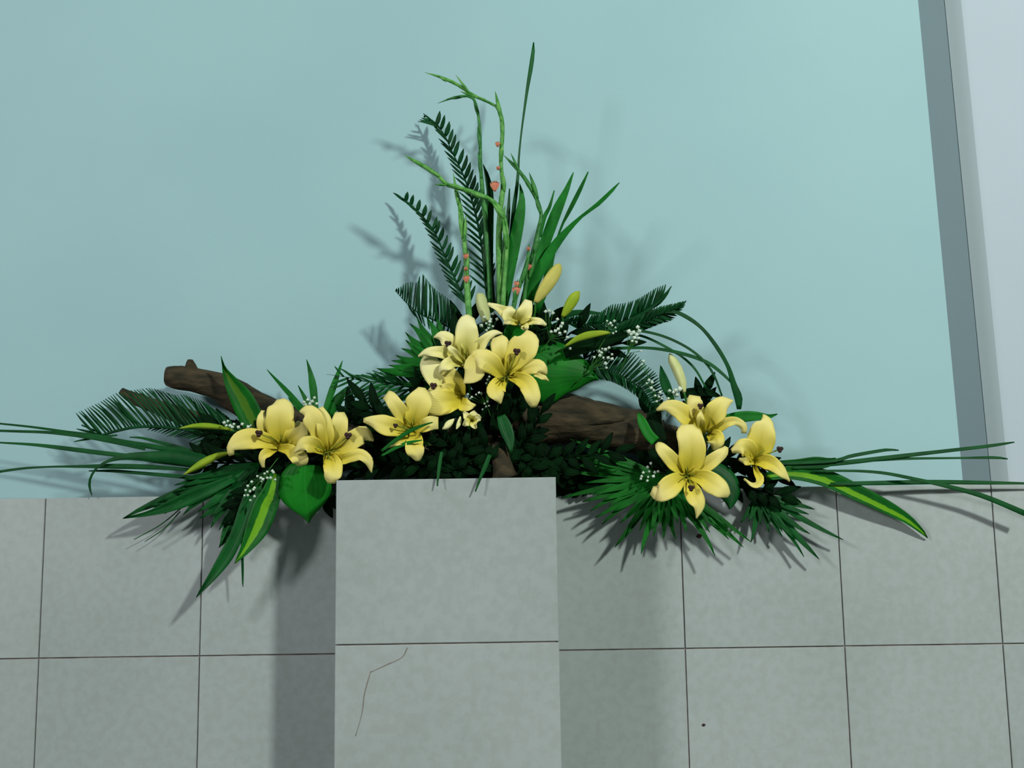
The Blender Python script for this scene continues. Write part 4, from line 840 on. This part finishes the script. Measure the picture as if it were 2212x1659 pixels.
# ------------------------------------------------------------------ baby's breath
def floret(c, r):
    g = Geo(); R_ = r * random.uniform(0.8, 1.2); a0 = random.uniform(0, 6)
    vs = [c + np.array([0, -R_ * 0.9, 0])]; 
    for ring, (rr, yy) in enumerate(((0.7, -0.5), (1.0, 0.0), (0.5, 0.6))):
        for q in range(8):
            an = a0 + q * 0.7854; k_ = rr * (1.0 if q % 2 else 0.72) * R_
            vs.append(c + np.array([math.cos(an) * k_, yy * R_, math.sin(an) * k_]))
    vs.append(c + np.array([0, R_ * 0.9, 0])); f = [(0, 1 + (q + 1) % 8, 1 + q) for q in range(8)]
    for l in (0, 1): f += [(1 + l * 8 + q, 1 + l * 8 + (q + 1) % 8, 9 + l * 8 + (q + 1) % 8, 9 + l * 8 + q) for q in range(8)]
    f += [(17 + q, 17 + (q + 1) % 8, 25) for q in range(8)]
    g.add(vs, f, [(0, 0)] * 26); return g
def gyp(label, foot, pts, Y, r=4.6):
    root = thing('babys_breath', label, 'filler flower', PT(foot[0], foot[1], Y + 0.02))
    cx = sum(p[0] for p in pts) / len(pts); cy = sum(p[1] for p in pts) / len(pts)
    hub = ((cx + foot[0]) / 2, (cy + foot[1]) / 2)
    g = Geo(); tube(g, [(foot[0], foot[1], 1.2, Y + 0.02), (hub[0], hub[1], 1.0, Y + 0.006)], 4, 5)
    for p in pts: tube(g, [(hub[0], hub[1], 0.7, Y + 0.006), ((hub[0] + p[0]) / 2 + random.uniform(-3, 3), (hub[1] + p[1]) / 2, 0.6, Y + 0.002), (p[0], p[1], 0.6, Y)], 4, 4)
    build('stem', g, M['stem'], root)
    for p in pts:
        build('blossom', floret(PT(p[0], p[1], Y + random.uniform(-0.006, 0.002)), r * MPP(Y) * (p[2] if len(p) > 2 else 1)), M['gyp'], root)
def g_(k, pts): return [(*X(k, p[0], p[1]), *p[2:]) for p in pts]
gyp('baby\'s breath hanging above the yellow-striped leaf', (600, 990), g_('l', [(1260, 335), (1225, 372), (1205, 410), (1245, 420), (1275, 405), (1195, 458), (1225, 455), (1285, 465), (1248, 500), (1310, 285), (1340, 300), (1350, 330), (1375, 262), (1400, 245), (1400, 300), (1430, 300), (1455, 250), (1470, 315), (1285, 390), (1360, 312), (1445, 238)]), -0.11, 3.6)
gyp('baby\'s breath beside the slim bud on the long cycad frond', (560, 950), g_('d', [(320, 470), (345, 460), (360, 490), (385, 480), (415, 500), (440, 480), (500, 490), (375, 500), (480, 498), (335, 490)]), -0.08, 4.0)
gyp('baby\'s breath under the upright blunt palm segments', (680, 930), g_('d', [(850, 335), (875, 318), (905, 330), (935, 345), (890, 345), (860, 350), (920, 305)]), -0.07, 4.6)
gyp('baby\'s breath between the topmost lily and the frayed bud', (1060, 770), g_('h', [(890, 405, 1.1), (960, 375), (1000, 390), (1050, 415), (985, 440), (1055, 240, 1.1), (1025, 315), (1110, 315), (960, 470), (1010, 350), (930, 290)]), -0.115, 4.2)
gyp('baby\'s breath just beyond the topmost lily', (1170, 760), g_('b', [(1215, 370), (1240, 385), (1275, 430, 1.2), (1190, 375), (1300, 480, 1.2), (1280, 500), (1330, 520, 1.2), (1345, 560), (1310, 460), (1290, 530), (1365, 640), (1260, 515), (1230, 520)]), -0.12, 4.6)
gyp('baby\'s breath on the dark frond above the yellow-green bud', (1290, 760), g_('e', [(545, 470), (575, 490), (610, 470), (590, 510), (620, 530), (600, 580), (560, 500), (625, 565)]), -0.125, 3.6)
gyp('baby\'s breath where the arching blades begin', (1340, 800), g_('e', [(740, 565, 1.2), (780, 575, 1.2), (820, 525, 1.2), (810, 590, 1.2), (790, 620), (830, 625), (805, 660), (760, 590), (835, 560), (850, 740, .7), (770, 650)]), -0.125, 4.8)
gyp('baby\'s breath over the drooping cycad frond', (1240, 830), g_('e', [(470, 740), (495, 755), (530, 725), (560, 710), (590, 770), (510, 800), (555, 800), (430, 795), (590, 810), (540, 890), (480, 780), (530, 850), (500, 720)]), -0.10, 4.2)
gyp('baby\'s breath at the foot of the pale upright bud', (1440, 900), g_('e', [(1105, 1095, 1.2), (1140, 1110, 1.2), (1170, 1130, 1.2), (1195, 1080, 1.3), (1095, 1165), (1080, 1180), (1160, 1090)]), -0.07, 4.8)
gyp('faint baby\'s breath at the end of the drooping cycad frond', (1430, 890), g_('e', [(900, 1030), (940, 1070, 1.2), (960, 1090), (975, 1140), (1010, 1150), (1035, 1165), (1020, 1110), (950, 1020), (990, 1190), (920, 1000), (870, 830), (855, 860)]), -0.06, 3.8)
gyp('small baby\'s breath cluster beside the star-shaped lily', (1430, 1020), g_('k', [(150, 920), (110, 968, 1.2), (55, 1035), (35, 1080), (115, 1090), (105, 1135), (25, 1110), (200, 1030), (240, 1020), (180, 1080), (130, 1020)]), -0.085, 3.8)
gyp('baby\'s breath hanging in the dark gap below the central lily', (1060, 900), g_('h', [(1000, 1110), (980, 1150), (1010, 1180), (965, 1200), (990, 1240), (1020, 1250), (860, 1330), (890, 1340), (820, 1355), (760, 1390), (710, 1350), (980, 1450), (940, 1480), (1000, 1510), (960, 1520), (740, 1410), (910, 1560)]), -0.13, 3.2)

for o in bpy.data.objects:
    if '_o' in o: del o['_o']
